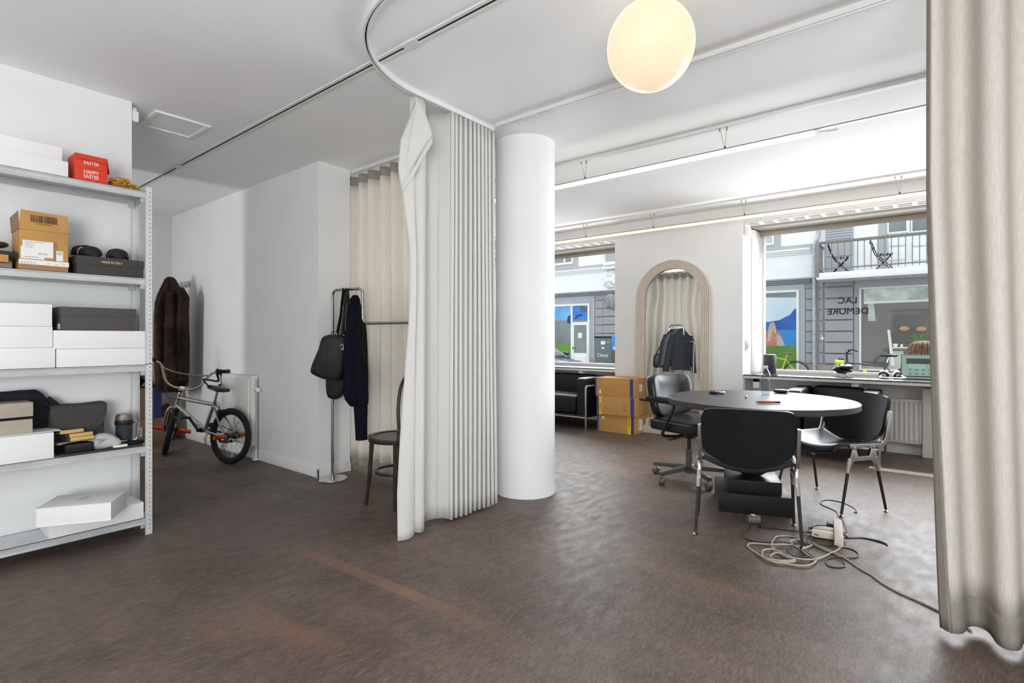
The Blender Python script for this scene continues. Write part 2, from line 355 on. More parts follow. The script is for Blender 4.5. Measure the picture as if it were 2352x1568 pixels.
# counters / sills with black tops and brackets
m_blacktop = mat('black_counter_top', (.03,.03,.032), .14, spec=.7, var=.1)
for nm, y0, y1 in (('window_counter',-2.1,1.65), ('window_counter',3.21,5.6)):
    near = nm == 'window_counter' and y1 < 2
    c = thing(nm, 'long white window counter with a glossy black top %s' % ('carrying the laptop and headphones' if near else 'above the three seat leather sofa'), 'counter', (XP-.02, (y0+y1)/2, .70))
    o = c.location
    MB().box((XP-.02,y0+.002,.705), (XG-.052,y1-.002,.735)).build('board', m_white, c, o, bev=.004)
    MB().box((XP-.035,y0+.002,.735), (XG-.052,y1-.002,.747)).build('top', m_blacktop, c, o, bev=.003)
    for yy in ((1.53,.62,-.0,-1.2) if near else (3.75,4.6)):
        (MB().box((XP+.02,yy-.03,.60), (XP+.07,yy+.03,.705)) if near and abs(yy-.62) > .1 else MB()).box((XP+.02,yy-.03,.665), (XN,yy+.03,.705)).build('bracket', m_trimw, c, o, bev=.003)
# white service boxing right of the radiator
struct(MB().box((XN-.10,-1.2,.0), (XN,.10,.66)).build('trim_3', m_trimw, bev=.004))
# ceiling rails
m_rail = mat('white_rail', (.70,.70,.69), .5)
m_slot = mat('rail_slot_shadow_gap', (.03,.03,.028), .8)
def track(label, x, y0, y1, w=.03, drop=.016, slot=.010, gaps=()):
    c = thing('ceiling_track', label, 'rail', (x,(y0+y1)/2,H)); o = c.location
    MB().box((x-w/2,y0,H-drop), (x-slot/2,y1,H)).box((x+slot/2,y0,H-drop), (x+w/2,y1,H)).build('profile', m_rail, c, o, smooth=False)
    MB().box((x-slot/2,y0,H-drop*.4), (x+slot/2,y1,H)).build('slot', m_slot, c, o, smooth=False)
    for g in gaps: MB().box((x-w/2-.002,g-.05,H-drop-.002), (x+w/2+.002,g+.05,H)).build('joint', m_rail, c, o, smooth=False)
    return c
track('long white ceiling track with a dark slot, the leftmost, above the bike', 1.72, -2.0, 7.1, .05, .006, .016, (2.02, 5.0))
track('white ceiling curtain track behind the globe lamp', 2.735, -2.5, 2.32, .034, .022, .008, (2.05,))
track('thin white ceiling track the bare-ended linear lamp hangs from', 3.71, -2.2, 5.4, .03, .02, .008, (2.1,))
track('thin white ceiling track nearest the windows', 5.79, -2.2, 5.5, .03, .02, .008, (2.4,))
# curved curtain rail
arc = [Vector((1.39,-2.5,H-.02)), Vector((1.39,.6,H-.02)), Vector((1.39,1.715,H-.02))]
arc += [Vector((2.06+.67*math.cos(PI-k*PI/32), 1.715+.67*math.sin(PI-k*PI/32), H-.02)) for k in range(1,17)] + [Vector((2.76,2.385,H-.02))]
cr = thing('curtain_rail', 'curved white curtain rail sweeping round under the ceiling', 'rail', (1.6,2.2,H-.02))
def ribbon(path, hw, z0, z1, off=0):
    m = MB(); rings = []
    for i, p in enumerate(path):
        t = (path[min(i+1,len(path)-1)]-path[max(i-1,0)]).normalized(); n = Vector((-t.y, t.x, 0))
        a = p+n*(off-hw); b = p+n*(off+hw)
        rings.append([(a.x,a.y,z0), (b.x,b.y,z0), (b.x,b.y,z1), (a.x,a.y,z1)])
    return m.loft(rings)
ribbon(arc, .005, H-.028, H, -.009).build('inner_lip', m_rail, cr, cr.location)
ribbon(arc, .005, H-.028, H, .009).build('outer_lip', m_rail, cr, cr.location)
ribbon(arc, .004, H-.012, H, 0).build('slot', m_slot, cr, cr.location)
r2 = thing('curtain_rail', 'straight white curtain rail over the backlit linen curtain', 'rail', (2.715,3.3,H-.02))
MB().box((2.70,2.66,H-.026), (2.73,3.955,H)).build('profile', m_rail, r2, r2.location)
# ceiling hatch
h = thing('ceiling_hatch', 'rectangular white access hatch frame in the grey ceiling', 'hatch', (1.36,4.04,H)); o = h.location
f = MB()
for a, b in (((1.20,3.87),(1.225,4.21)), ((1.505,3.87),(1.53,4.21)), ((1.225,3.87),(1.505,3.892)), ((1.225,4.188),(1.505,4.21))): f.box((*a,H-.014), (*b,H))
f.build('frame', m_white, h, o, bev=.003); MB().box((1.225,3.892,H-.004), (1.505,4.188,H)).build('panel', m_ceil, h, o, smooth=False)
s = solo(MB().box((1.072,3.87,2.49), (1.11,3.93,2.555)).cyl((1.09,3.9,2.55),(1.09,3.9,2.58),.018).build('motion_sensor', m_white, bev=.01), 'small white sensor box at the wall end beside the ceiling', 'sensor')
# ================================================================== LAMPS
m_globe = mat('opal_glass_globe', (.30,.25,.18), .12, emit=(1,.80,.56), es=.66, spec=.6)
gl = thing('globe_lamp', 'round opal glass globe lamp glowing warm under the ceiling', 'lamp', (0,0,0)); d = ray(1494,106); gc = EY+d*2.17; gl.location = (gc.x,gc.y,H)
MB().lathe([(.0,-.176)]+[(.176*math.sin(a), -.176*math.cos(a)) for a in [k*PI/30 for k in range(1,29)]]+[(.03,.170),(.03,.174)], 48, Matrix.Translation(gc)).build('glass_globe', m_globe, gl, gl.location)
MB().lathe([(.055,0),(.055,.012),(.012,.02),(.012,.09)], 24, Matrix.Translation((gc.x,gc.y,H-.085))).build('fitting', m_blackm, gl, gl.location)
MB().lathe([(.05,-.02),(.05,0)], 24, Matrix.Translation((gc.x,gc.y,H))).build('ceiling_rose', m_white, gl, gl.location)
m_led = mat('led_diffuser', (.9,.85,.75), .5, emit=(1,.88,.68), es=4.0)
m_led2 = mat('led_diffuser_peach', (.9,.7,.5), .5, emit=(1,.66,.42), es=1.1)
m_ledc = mat('led_housing', (.32,.28,.25), .4, .6)
def linear_lamp(label, x, y0, y1, z, md, y_rod, hangers):
    c = thing('linear_lamp', label, 'lamp', (x,(y0+y1)/2,z)); o = c.location
    MB().box((x-.014,y0,z), (x+.014,y1,z+.026)).build('diffuser', md, c, o, bev=.004)
    MB().box((x-.015,min(y_rod,y0),z+.026), (x+.015,y1,z+.034)).build('support_bar', m_ledc, c, o, smooth=False)
    for yy in hangers:
        MB().tube([(x,yy,z+.034), (x+.0,yy-.012,2.578)], .0016, 5).tube([(x,yy,z+.034), (x,yy+.035,2.578)], .0016, 5).cyl((x,yy-.012,2.555),(x,yy-.012,2.585),.005).cyl((x,yy+.035,2.56),(x,yy+.035,2.585),.005).build('hanging_wire', m_ledc, c, o)
        MB().cyl((x,yy,z+.03),(x,yy,z+.05),.006).build('clip', m_blackm, c, o)
    return c
l1 = linear_lamp('slim linear lamp with an exposed white cable end, in the middle of the room', 3.71, .585, 4.3, 2.40, m_led, -2, (.0, 1.12, 2.22, 3.4))
MB().tube(smooth_path([(3.71,.60,2.42), (3.71,.55,2.415), (3.70,.50,2.405), (3.69,.455,2.40)]), .007, 8).build('cable_end', m_white, l1, l1.location)
l2 = linear_lamp('slim linear lamp with a peach glow, along the window wall', 5.79, -2.0, 5.2, 2.385, m_led2, -2, (.25, 1.55, 2.55, 3.45, 4.6))
for x, y0, y1, z, e in ((3.71,.6,4.3,2.37,6), (5.79,-2,5.2,2.47,2.5)):
    l = bpy.data.lights.new('linear_lamp_light', 'AREA'); l.shape = 'RECTANGLE'; l.size = .03; l.size_y = y1-y0; l.energy = e; l.color = (1,.94,.86)
    o = bpy.data.objects.new('linear_lamp_light', l); COL.objects.link(o); o.location = (x,(y0+y1)/2,z); o.visible_camera = False; o.visible_glossy = False
    if x > 5: o.rotation_euler = (PI,0,0)
# ================================================================== CURTAINS
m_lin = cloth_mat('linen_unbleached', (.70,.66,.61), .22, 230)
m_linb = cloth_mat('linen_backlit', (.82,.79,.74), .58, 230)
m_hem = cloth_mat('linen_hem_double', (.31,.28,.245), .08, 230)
m_cot = cloth_mat('off_white_cotton', (.735,.725,.695), .22, 400, .85, .02)
def fold_curve(path, length, amp, lam, ph=0, jag=.25, sharp=1.0, tang=.30):
    """path(s)->(x,y), s in metres; returns f(s)-> point pushed along the normal by rounded folds"""
    def f(s, z01):
        p = Vector(path(s)); q = Vector(path(s+.004)); t = (q-p).normalized(); n = Vector((-t.y, t.x))
        w = s/lam*2*PI+ph+jag*1.6*noise.noise(Vector((s*5.2, z01*.55, ph)))
        sn = math.sin(w); v = math.copysign(abs(sn)**sharp, sn)
        a = amp*(1+.35*noise.noise(Vector((s*7+9, z01*1.2, ph))))
        return p+n*(v*a)+t*(tang*amp*math.sin(2*w))
    return f
def curtain(c, f, s0, s1, z0, z1, m, nu, nv=26, name='fabric', hem=.10, mh=None, top=.0, thick=.002, edge=0):
    o = c.location
    def fn(u, v, za, zb):
        s = s0+(s1-s0)*u; z = za+(zb-za)*v; p = f(s, z/H); return (p.x, p.y, z+.006*noise.noise(Vector((s*9, 0, 0))) if z < .3 else z)
    MB().grid(lambda u, v: fn(u, v, z0+hem, z1-top), nu, nv).build(name, m, c, o, ang=180, solid=thick)
    if hem: MB().grid(lambda u, v: fn(u, v, z0, z0+hem), nu, 3).build('hem', mh or m, c, o, ang=180, solid=thick*1.6)
    if top: MB().grid(lambda u, v: fn(u, v, z1-top, z1), nu, 3).build('header_tape', mh or m, c, o, ang=180, solid=thick*1.6)
# curtain on the right, close to the camera
c3 = thing('curtain', 'unbleached linen curtain hanging closest to the camera at the right edge', 'curtain', (2.70,-.5,0))
f3_ = fold_curve(lambda s: (2.685, -s), 1.4, .056, .166, ph=-2.33, jag=.30, sharp=1.0, tang=-.12)
def f3(s, z):
    k = math.exp(-s*3); return f3_(s, z)+Vector((0, .070*k*min(1, z*1.5)**.8-.032*k))
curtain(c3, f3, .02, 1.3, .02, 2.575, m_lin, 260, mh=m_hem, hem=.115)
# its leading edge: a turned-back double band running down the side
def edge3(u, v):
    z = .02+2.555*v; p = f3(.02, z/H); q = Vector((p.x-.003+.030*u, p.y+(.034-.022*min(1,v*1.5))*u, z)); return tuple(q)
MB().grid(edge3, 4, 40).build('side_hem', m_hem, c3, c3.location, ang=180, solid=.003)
# bunched cotton curtain by the column
c1 = thing('curtain', 'off-white cotton curtain bunched beside the round column', 'curtain', (2.4,2.38,0))
def path1(s): return (2.20+s, 2.372+.03*math.exp(-s*4))
f1a = fold_curve(lambda s: (2.31+s, 2.395), .42, .050, .040, ph=.4, jag=.75, sharp=.6)
def f1(s, z):   # tight pleats, opening towards the foot
    p = f1a(s, z); k = 1-.0*z; sp = (1-z)*.03*(s/.42-.5); return Vector((p.x+sp, p.y))
curtain(c1, f1, .0, .435, .018, 2.555, m_cot, 330, hem=.0)
f1b = lambda s, z: Vector((2.035+.30*s+(.025*(1-z)*(s-.5)), 2.420-.060*math.sin(s*PI*2.1+.15)-.012*math.sin(s*11+z*2)))
curtain(c1, f1b, .0, .96, .012, 2.56, m_cot, 70, name='loose_fold', hem=.0)
# wide flap with its top corner folded down
def flap(u, v):
    z = .006+2.52*v
    wl = [(0,.085), (.10,.090), (.33,.068), (.55,.050), (.65,.052), (.74,.075), (.83,.105), (.90,.085), (1,.0)]
    for a, b in zip(wl, wl[1:]):
        if v <= b[0]: k = (v-a[0])/(b[0]-a[0]); break
    wv = a[1]+(b[1]-a[1])*k
    x = 2.05-wv*u*1.25-(.03*(1-v)**6)*u; y = 2.375-.045*math.sin(u*2.6)+.12*wv*u+.02*math.sin(z*3)*u
    return (x, y, z if u < .99 else z-.0)
MB().grid(flap, 10, 60).build('front_edge', m_cot, c1, c1.location, ang=180, solid=.002)
def corner(u, v):   # the turned-down corner
    A = Vector((2.040,2.350,2.545)); B = Vector((2.115,2.295,2.33)); C = Vector((1.94,2.355,2.02)); 
    p = A*(1-u)+(B*(1-v)+C*v)*u
    return tuple(p+Vector((-.01,-.022,0))*math.sin(u*PI*.9)*(1+.4*math.sin(v*5)))
MB().grid(corner, 14, 14).build('folded_corner', m_cot, c1, c1.location, ang=180, solid=.002)
q1 = Vector((2.115,2.290,2.33)); q2 = Vector((1.94,2.35,2.02))
MB().grid(lambda u, v: tuple(q1.lerp(q2, v)+Vector((-.012,-.005,-.055))*u+Vector((0,-.008,.012*math.sin(v*6)))*math.sin(v*PI)), 3, 12).build('folded_hem', m_cot, c1, c1.location, ang=180, solid=.003)
# backlit linen curtain behind the coat rack
c2 = thing('curtain', 'backlit linen curtain behind the coat rack', 'curtain', (2.715,3.4,0))
f2 = fold_curve(lambda s: (2.752, 3.945-s), 1.4, .050, .150, ph=1.2, jag=.5, sharp=1.0, tang=-.12)
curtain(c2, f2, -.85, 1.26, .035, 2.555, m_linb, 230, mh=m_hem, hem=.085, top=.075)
# ================================================================== SHELVING
YS, YB = 3.595, 3.845         # front and back of the rack
XR = 1.098                     # right-hand end
m_shelf = m_galv
sh = thing('shelving_unit', 'galvanised steel shelving unit with five shelves against the left wall', 'shelving', (.6,3.72,0)); so = sh.location
SZ = (.10, .520, .992, 1.496, 2.002)
def post(x, y, sx, sy, ztop=2.03):
    m = MB(); t = .002
    m.box((x, y, 0), (x+sx*.036, y+sy*t, ztop)); m.box((x, y, 0), (x+sx*t, y+sy*.036, ztop))
    m.box((x+sx*.036, y, 0), (x+sx*.034, y+sy*.006, ztop))
    p = m.build('post', m_galvp, sh, so, bev=.0006, seg=1)
    hm = MB()
    for k in range(78):
        z = .03+k*.0255
        hm.box((x+sx*.011, y-sy*.0006, z), (x+sx*.015, y, z+.006)); hm.box((x+sx*.026, y-sy*.0006, z+.01), (x+sx*.0275, y, z+.0135))
        hm.box((x-sx*.0006, y+sy*.02, z), (x, y+sy*.024, z+.006))
    h = hm.build('punched_holes', m_hole, p, so, smooth=False); h['kind'] = 'stuff'
    MB().box((x-sx*.001, y-sy*.001, .993), (x+sx*.037, y, .997)).build('post_joint', m_hole, p, so, smooth=False)
    return p
post(XR, YS-.003, -1, 1); post(XR, YB+.003, -1, -1); post(.1, YS-.003, 1, 1); post(.1, YB+.003, 1, -1)
for z in SZ:
    m = MB()
    m.box((.104,YS,z-.002), (XR-.006,YB,z))
    prof = [(0,0),(0,-.006),(.003,-.010),(.003,-.028),(0,-.032),(0,-.038),(.012,-.038),(.012,-.036),(.005,-.036),(.005,0)]
    for yy, sg in ((YS,1), (YB,-1)):
        m.prism([(a*sg, b) for a, b in prof], .99-.0, Matrix(((0,0,1,.106),(1,0,0,yy),(0,1,0,z),(0,0,0,1))))
    m.box((XR-.008,YS,z-.036), (XR-.006,YB,z)); m.box((.104,YS,z-.036), (.106,YB,z))
    p = m.build('shelf', m_shelf, sh, so, ang=20)
    for yy in (YB-.014, YS+.014):
        MB().box((XR-.055,yy-.002,z-.062), (XR-.022,yy+.002,z-.018)).build('bracket', m_galv, p, so, bev=.001)
        MB().cyl((XR-.038,yy-.008,z-.045),(XR-.038,yy+.002,z-.045),.007,6).build('bolt', m_galv, p, so)
# ---- helper for the things on the shelves (front plane Y, pixel extents give x)
def shx(px, Y): return atY(px, 500, Y).x
def cuboid(name, label, cat, px0, px1, Y, depth, z0, h, m, lid=None, bev=.003, rz=0, group=None, x0=None, x1=None):
    x0 = shx(px0, Y) if x0 is None else x0; x1 = shx(px1, Y) if x1 is None else x1
    c = thing(name, label, cat, ((x0+x1)/2, Y+depth/2, z0), rz, group); w = x1-x0; d = depth
    hb = h if lid is None else h-lid
    MB().box((-w/2,-d/2,0), (w/2,d/2,hb)).build('body', m, c, bev=bev)
    if lid: MB().box((-w/2-.003,-d/2-.003,hb-.004), (w/2+.003,d/2+.003,h)).build('lid', m, c, bev=bev)
    return c, w, d
# top shelf
z = SZ[4]
cuboid('flat_box', 'larger white flat box on the top shelf, under another white box', 'box', -60, 157, 3.60, .22, z, .082, m_wbox)
cuboid('flat_box', 'white flat box lying uppermost on the top shelf', 'box', -60, 143, 3.655, .18, z+.083, .085, m_wbox)
m_red = mat('red_gift_card', (.70,.055,.025), .55, var=.04, scale=30)
za = z
for k, (lab, ww, hh) in enumerate((('red gift box printed HAPPY EASTER, on the top shelf', 1, .072), ('upper red gift box, its flap over the word EASTER', .99, .070))):
    c, w, d = cuboid('gift_box', lab, 'box', 172, 247, 3.602, .15, za, hh, m_red, bev=.002, group='red gift boxes')
    t = MB()
    if k == 0: txt(t, 'HAPPY', (-.033*1.0,-d/2-.001,.040), (1,0,0), (0,0,1), .066, .019); txt(t, 'EASTER', (-.033,-d/2-.001,.016), (1,0,0), (0,0,1), .066, .019)
    else:
        txt(t, 'EASTER', (-.033,-d/2-.001,.018), (1,0,0), (0,0,1), .066, .018)
        MB().add([(-w/2,-d/2-.001,hh), (w/2,-d/2-.001,hh), (w/2,-d/2-.018,hh-.032), (-w/2,-d/2-.018,hh-.032), (-w/2,-d/2,hh-.002), (w/2,-d/2,hh-.002)], [(0,1,2,3),(3,2,5,4)]).build('front_flap', m_red, c, smooth=False)
        MB().add([(w/2,-d/2,hh-.01), (w/2,-d/2+.05,hh-.01), (w/2+.012,-d/2+.045,-.005), (w/2+.012,-d/2+.01,-.01)], [(0,1,2,3)]).build('side_flap', m_red, c, smooth=False, solid=.001)
    t.build('print', m_paper, c, smooth=False); za += hh
m_shred = mat('yellow_paper_shred', (.62,.33,.03), .6, var=.35, scale=40)
sb = thing('bag_of_shred', 'clear bag of yellow paper shreds on the top shelf', 'bag', (atY(280,430,3.68).x, 3.68, z))
m = MB(); r2_ = random.Random(3)
for k in range(420):
    a = r2_.uniform(0,2*PI); rr = math.sqrt(r2_.random()); x = rr*math.cos(a)*.088; y = rr*math.sin(a)*.06; zz = r2_.uniform(.004,.075)*(1-rr**2.2)+.004
    L = r2_.uniform(.015,.035); th = r2_.uniform(0,PI); ti = r2_.uniform(-.5,.5); dx = math.cos(th)*L/2; dy = math.sin(th)*L/2; dz = ti*L/3
    wx = -math.sin(th)*.0022; wy = math.cos(th)*.0022
    m.add([(x-dx-wx,y-dy-wy,zz-dz),(x+dx-wx,y+dy-wy,zz+dz),(x+dx+wx,y+dy+wy,zz+dz+.002),(x-dx+wx,y-dy+wy,zz-dz+.002),(x,y,zz+.006)], [(0,1,4),(1,2,4),(2,3,4),(3,0,4)])
m.build('shreds', m_shred, sb, kind='stuff', smooth=False)
m = MB().cushion((0,0,.034), (.19,.13,.066), e=.8, n=14, fn=lambda p: p+Vector((0,0,.005*noise.noise(p*40)))); m.build('clear_film', glass_mat('clear_film', (1,1,1), .35, 1.25, .1), sb)
# second shelf
z = SZ[3]
m_tape = mat('brown_parcel_tape', (.33,.185,.085), .35, var=.05)
c, w, d = cuboid('parcel_carton', 'open brown carton with a large barcode and white labels, on the second shelf', 'box', 44, 157, 3.605, .2, z, .205, m_card, x0=None)
hh = .205; y = -d/2-.001
MB().add([(-w/2,-d/2,hh),(w/2,-d/2,hh),(w/2,-d/2+.018,hh+.095),(-w/2+.008,-d/2+.018,hh+.10)], [(0,1,2,3)]).build('front_flap', m_card, c, smooth=False, solid=.004)
MB().add([(-w/2,-d/2,hh),(-w/2,d/2,hh),(-w/2-.010,d/2-.03,hh+.075),(-w/2-.002,-d/2+.02,hh+.09)], [(0,1,2,3)]).build('side_flap', m_card2, c, smooth=False, solid=.004)
# body is open: darker lining at the back flap
MB().add([(-w/2,d/2,hh),(w/2,d/2,hh),(w/2,d/2+.01,hh+.06),(-w/2,d/2+.01,hh+.06)], [(0,1,2,3)]).build('back_flap', m_card2, c, smooth=False, solid=.004)
F2 = frame((0,0,0), (1,0,0), (0,.19,.98))
t = MB(); x = -w/2+.045; br = random.Random(5)
while x < w/2-.045:
    b = br.choice((.0018,.003,.0045,.006)); 
    t.add([(x,-d/2+.0035,hh+.042),(x+b,-d/2+.0035,hh+.042),(x+b,-d/2+.0125,hh+.080),(x,-d/2+.0125,hh+.080)], [(0,1,2,3)]); x += b+br.choice((.0016,.0022,.003))
txt(t, 'CCCAFER022', (-.03,-d/2+.0025,hh+.030), (1,0,0), (0,.19,.98), .062, .008)
t.build('barcode_print', mat('brown_ink', (.10,.055,.03), .7), c, smooth=False)
def sticker(c, x0, z0, x1, z1, yy, m=None, nm='label_sticker', th=.0012): return MB().box((x0,yy-th,z0), (x1,yy,z1)).build(nm, m or m_paper, c, smooth=False)
sticker(c, -w/2+.006, .056, .0, .118, -d/2-.0004, m_paper); sticker(c, -w/2+.012, .068, w/2-.062, .150, -d/2-.0016, m_paper)
sticker(c, w/2-.061, .053, w/2-.046, .155, -d/2, m_tape, 'tape'); sticker(c, w/2-.050, .056, w/2-.022, .108, -d/2-.0012, m_paper)
sticker(c, -w/2-.002, .028, w/2+.002, .052, -d/2-.0012, m_paper, 'paper_strip'); sticker(c, -w/2+.004, .002, w/2-.002, .027, -d/2, m_tape, 'tape')
t = MB(); yy = -d/2-.0028
txt(t, 'BROR', (-.024,yy-.0002,.080), (1,0,0), (0,0,1), .036, .010)
t.build('print', m_grey, c, smooth=False)
t = MB()
for k, (a, b) in enumerate(((.02,.10),(.02,.055),(.02,.058),(.02,.052))): t.box((-w/2+a,yy,.142-k*.009), (-w/2+b,yy+.0003,.1435-k*.009))
for k in range(16): t.box((-w/2+.02+k*.0035,-d/2-.0016,.064), (-w/2+.0218+k*.0035,-d/2-.0012,.0645+.004))
for k in range(7): t.box((w/2-.047+k*.0032,yy,.088), (w/2-.0455+k*.0032,yy+.0003,.103))
for k in range(5): t.box((-w/2+.006+k*.012,yy,.038), (-w/2+.013+k*.012,yy+.0003,.0405)); t.box((-w/2+.006+k*.012,yy,.032), (-w/2+.014+k*.012,yy+.0003,.0345))
for k in range(3): t.box((w/2-.085+k*.03,yy,.036), (w/2-.073+k*.03,yy+.0003,.0385))
t.build('fine_print', m_grey, c, smooth=False)
# things left of the carton
c, w, d = cuboid('grey_box', 'grey box behind the black packaging at the left edge of the second shelf', 'box', -80, 28, 3.66, .15, z, .088, mat('grey_card', (.34,.31,.27), .8, var=.04))
c, w, d = cuboid('small_carton', 'small orange-brown carton poking out at the left edge of the second shelf', 'box', -80, 20, 3.60, .05, z+.028, .038, m_card)
c.rotation_euler = (0,.0,0)
m_rub = mat('black_rubber', (.014,.014,.014), .55, bump=.1, bscale=80)
bag = thing('foam_wrap', 'crumpled black plastic wrap heaped over the small carton', 'packaging', (.44,3.66,z+.07))
def crump(p): return p+Vector((0,.0,1))*.012*noise.noise(p*22)+Vector((1,0,0))*.010*noise.noise(p*17+Vector((4,4,4)))
MB().cushion((.0,0,.0), (.20,.12,.05), e=.7, n=16, fn=crump).add([(.06,-.05,.02),(.135,-.04,-.012),(.07,-.05,-.024),(.06,.03,0)], [(0,1,2),(0,3,1),(1,3,2)]).cushion((-.01,.0,.05), (.12,.1,.03), e=.9, n=12, fn=crump).build('film', mat('black_film', (.03,.03,.03), .25, var=.4, scale=14), bag)
c, w, d = cuboid('shoe_box', 'black shoebox printed MADE IN ITALY, on the second shelf', 'box', 176, 330, 3.60, .2, z, .098, m_dbox, lid=.042)
t = MB(); txt(t, 'MADE IN ITALY', (-.045,-d/2-.0045,.066), (1,0,0), (0,0,1), .096, .0125); t.build('print', mat('gold_foil_print', (.75,.60,.22), .5), c, smooth=False)
def sandal(x, label, rz):
    s = thing('sandal', label, 'shoe', (x,3.70,z+.0985), rz, 'black sandals')
    sole = [(.040*math.sin(a)*(1.0+.12*math.cos(a)), -.10*math.cos(a)*1.0) for a in [k*2*PI/28 for k in range(28)]]
    MB().prism(sole, .018).build('sole', m_rub, s, bev=.004)
    MB().cushion((0,-.035,.014),(.094,.125,.098), e=.85, n=14, fn=lambda q: q if q.z > .012 else Vector((q.x*.97,q.y,.012))).build('upper', m_rub, s)
    MB().grid(lambda u, v: (.050*math.cos(PI*u), -.005+.050*v, .012+.056*math.sin(PI*u)**.6), 20, 4).build('strap', m_rub, s, solid=.005, ang=180)
    MB().tube([(.049*math.cos(PI*k/16), .046, .012+.058*math.sin(PI*k/16)**.6) for k in range(17)], .004, 6).build('strap_edge', m_rub, s)
sandal(shx(208,3.62), 'left black rubber sandal on the MADE IN ITALY box', .25); sandal(shx(280,3.62), 'right black rubber sandal on the MADE IN ITALY box', -.2)
# third shelf
z = SZ[2]
cuboid('flat_box', 'white box at the bottom of the left stack on the middle shelf', 'box', -60, 127, 3.60, .22, z, .106, m_wbox)
cuboid('flat_box', 'white box in the middle of the left stack on the middle shelf', 'box', -60, 121, 3.605, .22, z+.107, .108, m_wbox)
cuboid('flat_box', 'white box on top of the left stack on the middle shelf', 'box', -60, 120, 3.605, .22, z+.2155, .116, m_wbox)
cuboid('flat_box', 'white box at the bottom right of the middle shelf, faintly marked', 'box', 130, 342, 3.598, .22, z, .097, m_wbox)
cuboid('flat_box', 'white box in the right stack directly below the charcoal shoebox', 'box', 123, 337, 3.60, .22, z+.098, .098, m_wbox)
c, w, d = cuboid('shoe_box', 'charcoal shoebox with a lid, on the white boxes of the middle shelf', 'box', 140, 312, 3.602, .2, z+.197, .125, mat('charcoal_card', (.085,.078,.075), .8, var=.06, scale=80), lid=.045)
sticker(c, 0,0,0,0,0) if False else MB().box((-w/2-.001,-.08,.006), (-w/2,-.02,.035)).build('label_sticker', m_paper, c, smooth=False)
# fourth shelf
z = SZ[1]
cuboid('flat_box', 'white box under the beige shoebox, left of the fourth shelf', 'box', -60, 124, 3.598, .2, z, .135, m_wbox)
MB().box((0,0,0),(0,0,0))
pp = solo(MB().box((-.2,0,0),(.112,.16,.0015)).box((-.19,-.006,.0015),(.105,.15,.004)).build('loose_paper', m_paper, bev=0), 'sheets of paper between the white box and the beige shoebox', 'paper'); pp.location = (.58,3.63,z+.1355)
c, w, d = cuboid('shoe_box', 'beige shoebox with a black gap under its lid', 'box', -60, 75, 3.63, .16, z+.140, .158, m_beige)
for ch in list(c.children): bpy.data.objects.remove(ch)
MB().box((-w/2,-d/2,0),(w/2,d/2,.072)).build('body', m_beige, c, bev=.002); MB().box((-w/2+.003,-d/2+.003,.072),(w/2-.003,d/2-.003,.086)).build('gap_lining', m_blackm, c, smooth=False)
MB().box((-w/2-.002,-d/2-.002,.086),(w/2+.002,d/2+.002,.158)).build('lid', m_beige, c, bev=.002)
MB().box((w/2,-d/2+.006,.006),(w/2+.001,d/2-.03,.055)).build('label_sticker', m_paper, c, smooth=False)
m_dcloth = mat('dark_navy_cloth', (.018,.018,.026), .95, var=.3, scale=60, bump=.3, bscale=200)
bg_ = thing('cloth_bag', 'dark navy cloth bag slumped behind the beige shoebox', 'bag', (.56,3.81,z))
def bagp(p):
    k = max(0, (p.x-.05)/.10); return Vector((p.x, p.y, p.z*(1-.45*k*k)+.008*noise.noise(p*18)))
MB().cushion((.0,-.0,.17), (.34,.055,.36), e=.55, n=22, fn=bagp).build('body', m_dcloth, bg_)
MB().tube(smooth_path([(.10,-.02,.30),(.15,-.03,.24),(.165,-.03,.15),(.17,-.025,.03)]), .014, 8).build('strap', m_dcloth, bg_)
m_felt = mat('charcoal_canvas', (.060,.056,.052), .95, var=.16, scale=120, bump=.25, bscale=300)
mb_ = thing('messenger_bag', 'charcoal canvas messenger bag with a large flap, on the fourth shelf', 'bag', ((shx(118,3.72)+shx(240,3.72))/2, 3.775, z))
w = shx(237,3.74)-shx(112,3.74)
MB().cushion((0,0,.125), (w,.10,.25), e=.22, n=18).build('body', m_felt, mb_)
def flapf(u, v):
    x = (u-.5)*w*1.02; vv = v*PI*.5
    drop = .15*(1-abs(2*u-1)**5*.45)
    if v < .25: return (x, .04-.095*v/.25, .256+.002*math.sin(u*8))
    k = (v-.25)/.75; return (x*(1-.06*k**4), -.057-.004*math.sin(k*3)+.004*noise.noise(Vector((u*5,k*4,0))), .256-drop*k)
MB().grid(flapf, 26, 18).build('flap', m_felt, mb_, solid=.005, ang=180)
MB().tube([(flapf(u,1)[0], flapf(u,1)[1]-.004, flapf(u,1)[2]) for u in [k/26 for k in range(27)]]+[(flapf(1,v)[0],flapf(1,v)[1]-.004,flapf(1,v)[2]) for v in (.8,.6,.4,.27)], .004, 6).build('binding', m_felt, mb_)
fd = solo(MB().prism([(-.20,-.055),(-.19,-.062),(.175,-.062),(.175,.06),(-.20,.06)], .006).build('flat_folder', m_felt, bev=.001), 'thin dark folder lying at the front of the fourth shelf', 'folder'); fd.location = (.88,3.665,z+.001)
tr = solo(MB().cushion((0,0,.026),(.125,.085,.052), e=.25, n=14).build('leather_case', mat('glossy_black_leather',(.014,.015,.018),.18)), 'glossy black case under brown papers on the fourth shelf', 'case'); tr.location = (shx(180,3.65),3.655,z+.0075)
m_kraft = mat('kraft_paper', (.46,.38,.27), .8, var=.06, scale=30)
kp = solo(MB().grid(lambda u, v: (-.095+.19*u, -.05+.09*v, .004+.010*math.sin(u*3.4)*(1-v)), 8, 5).build('kraft_paper_sheet', m_kraft, solid=.002, ang=180), 'crumpled kraft paper lying on the glossy black case', 'paper'); kp.location = (shx(180,3.65),3.65,z+.060)
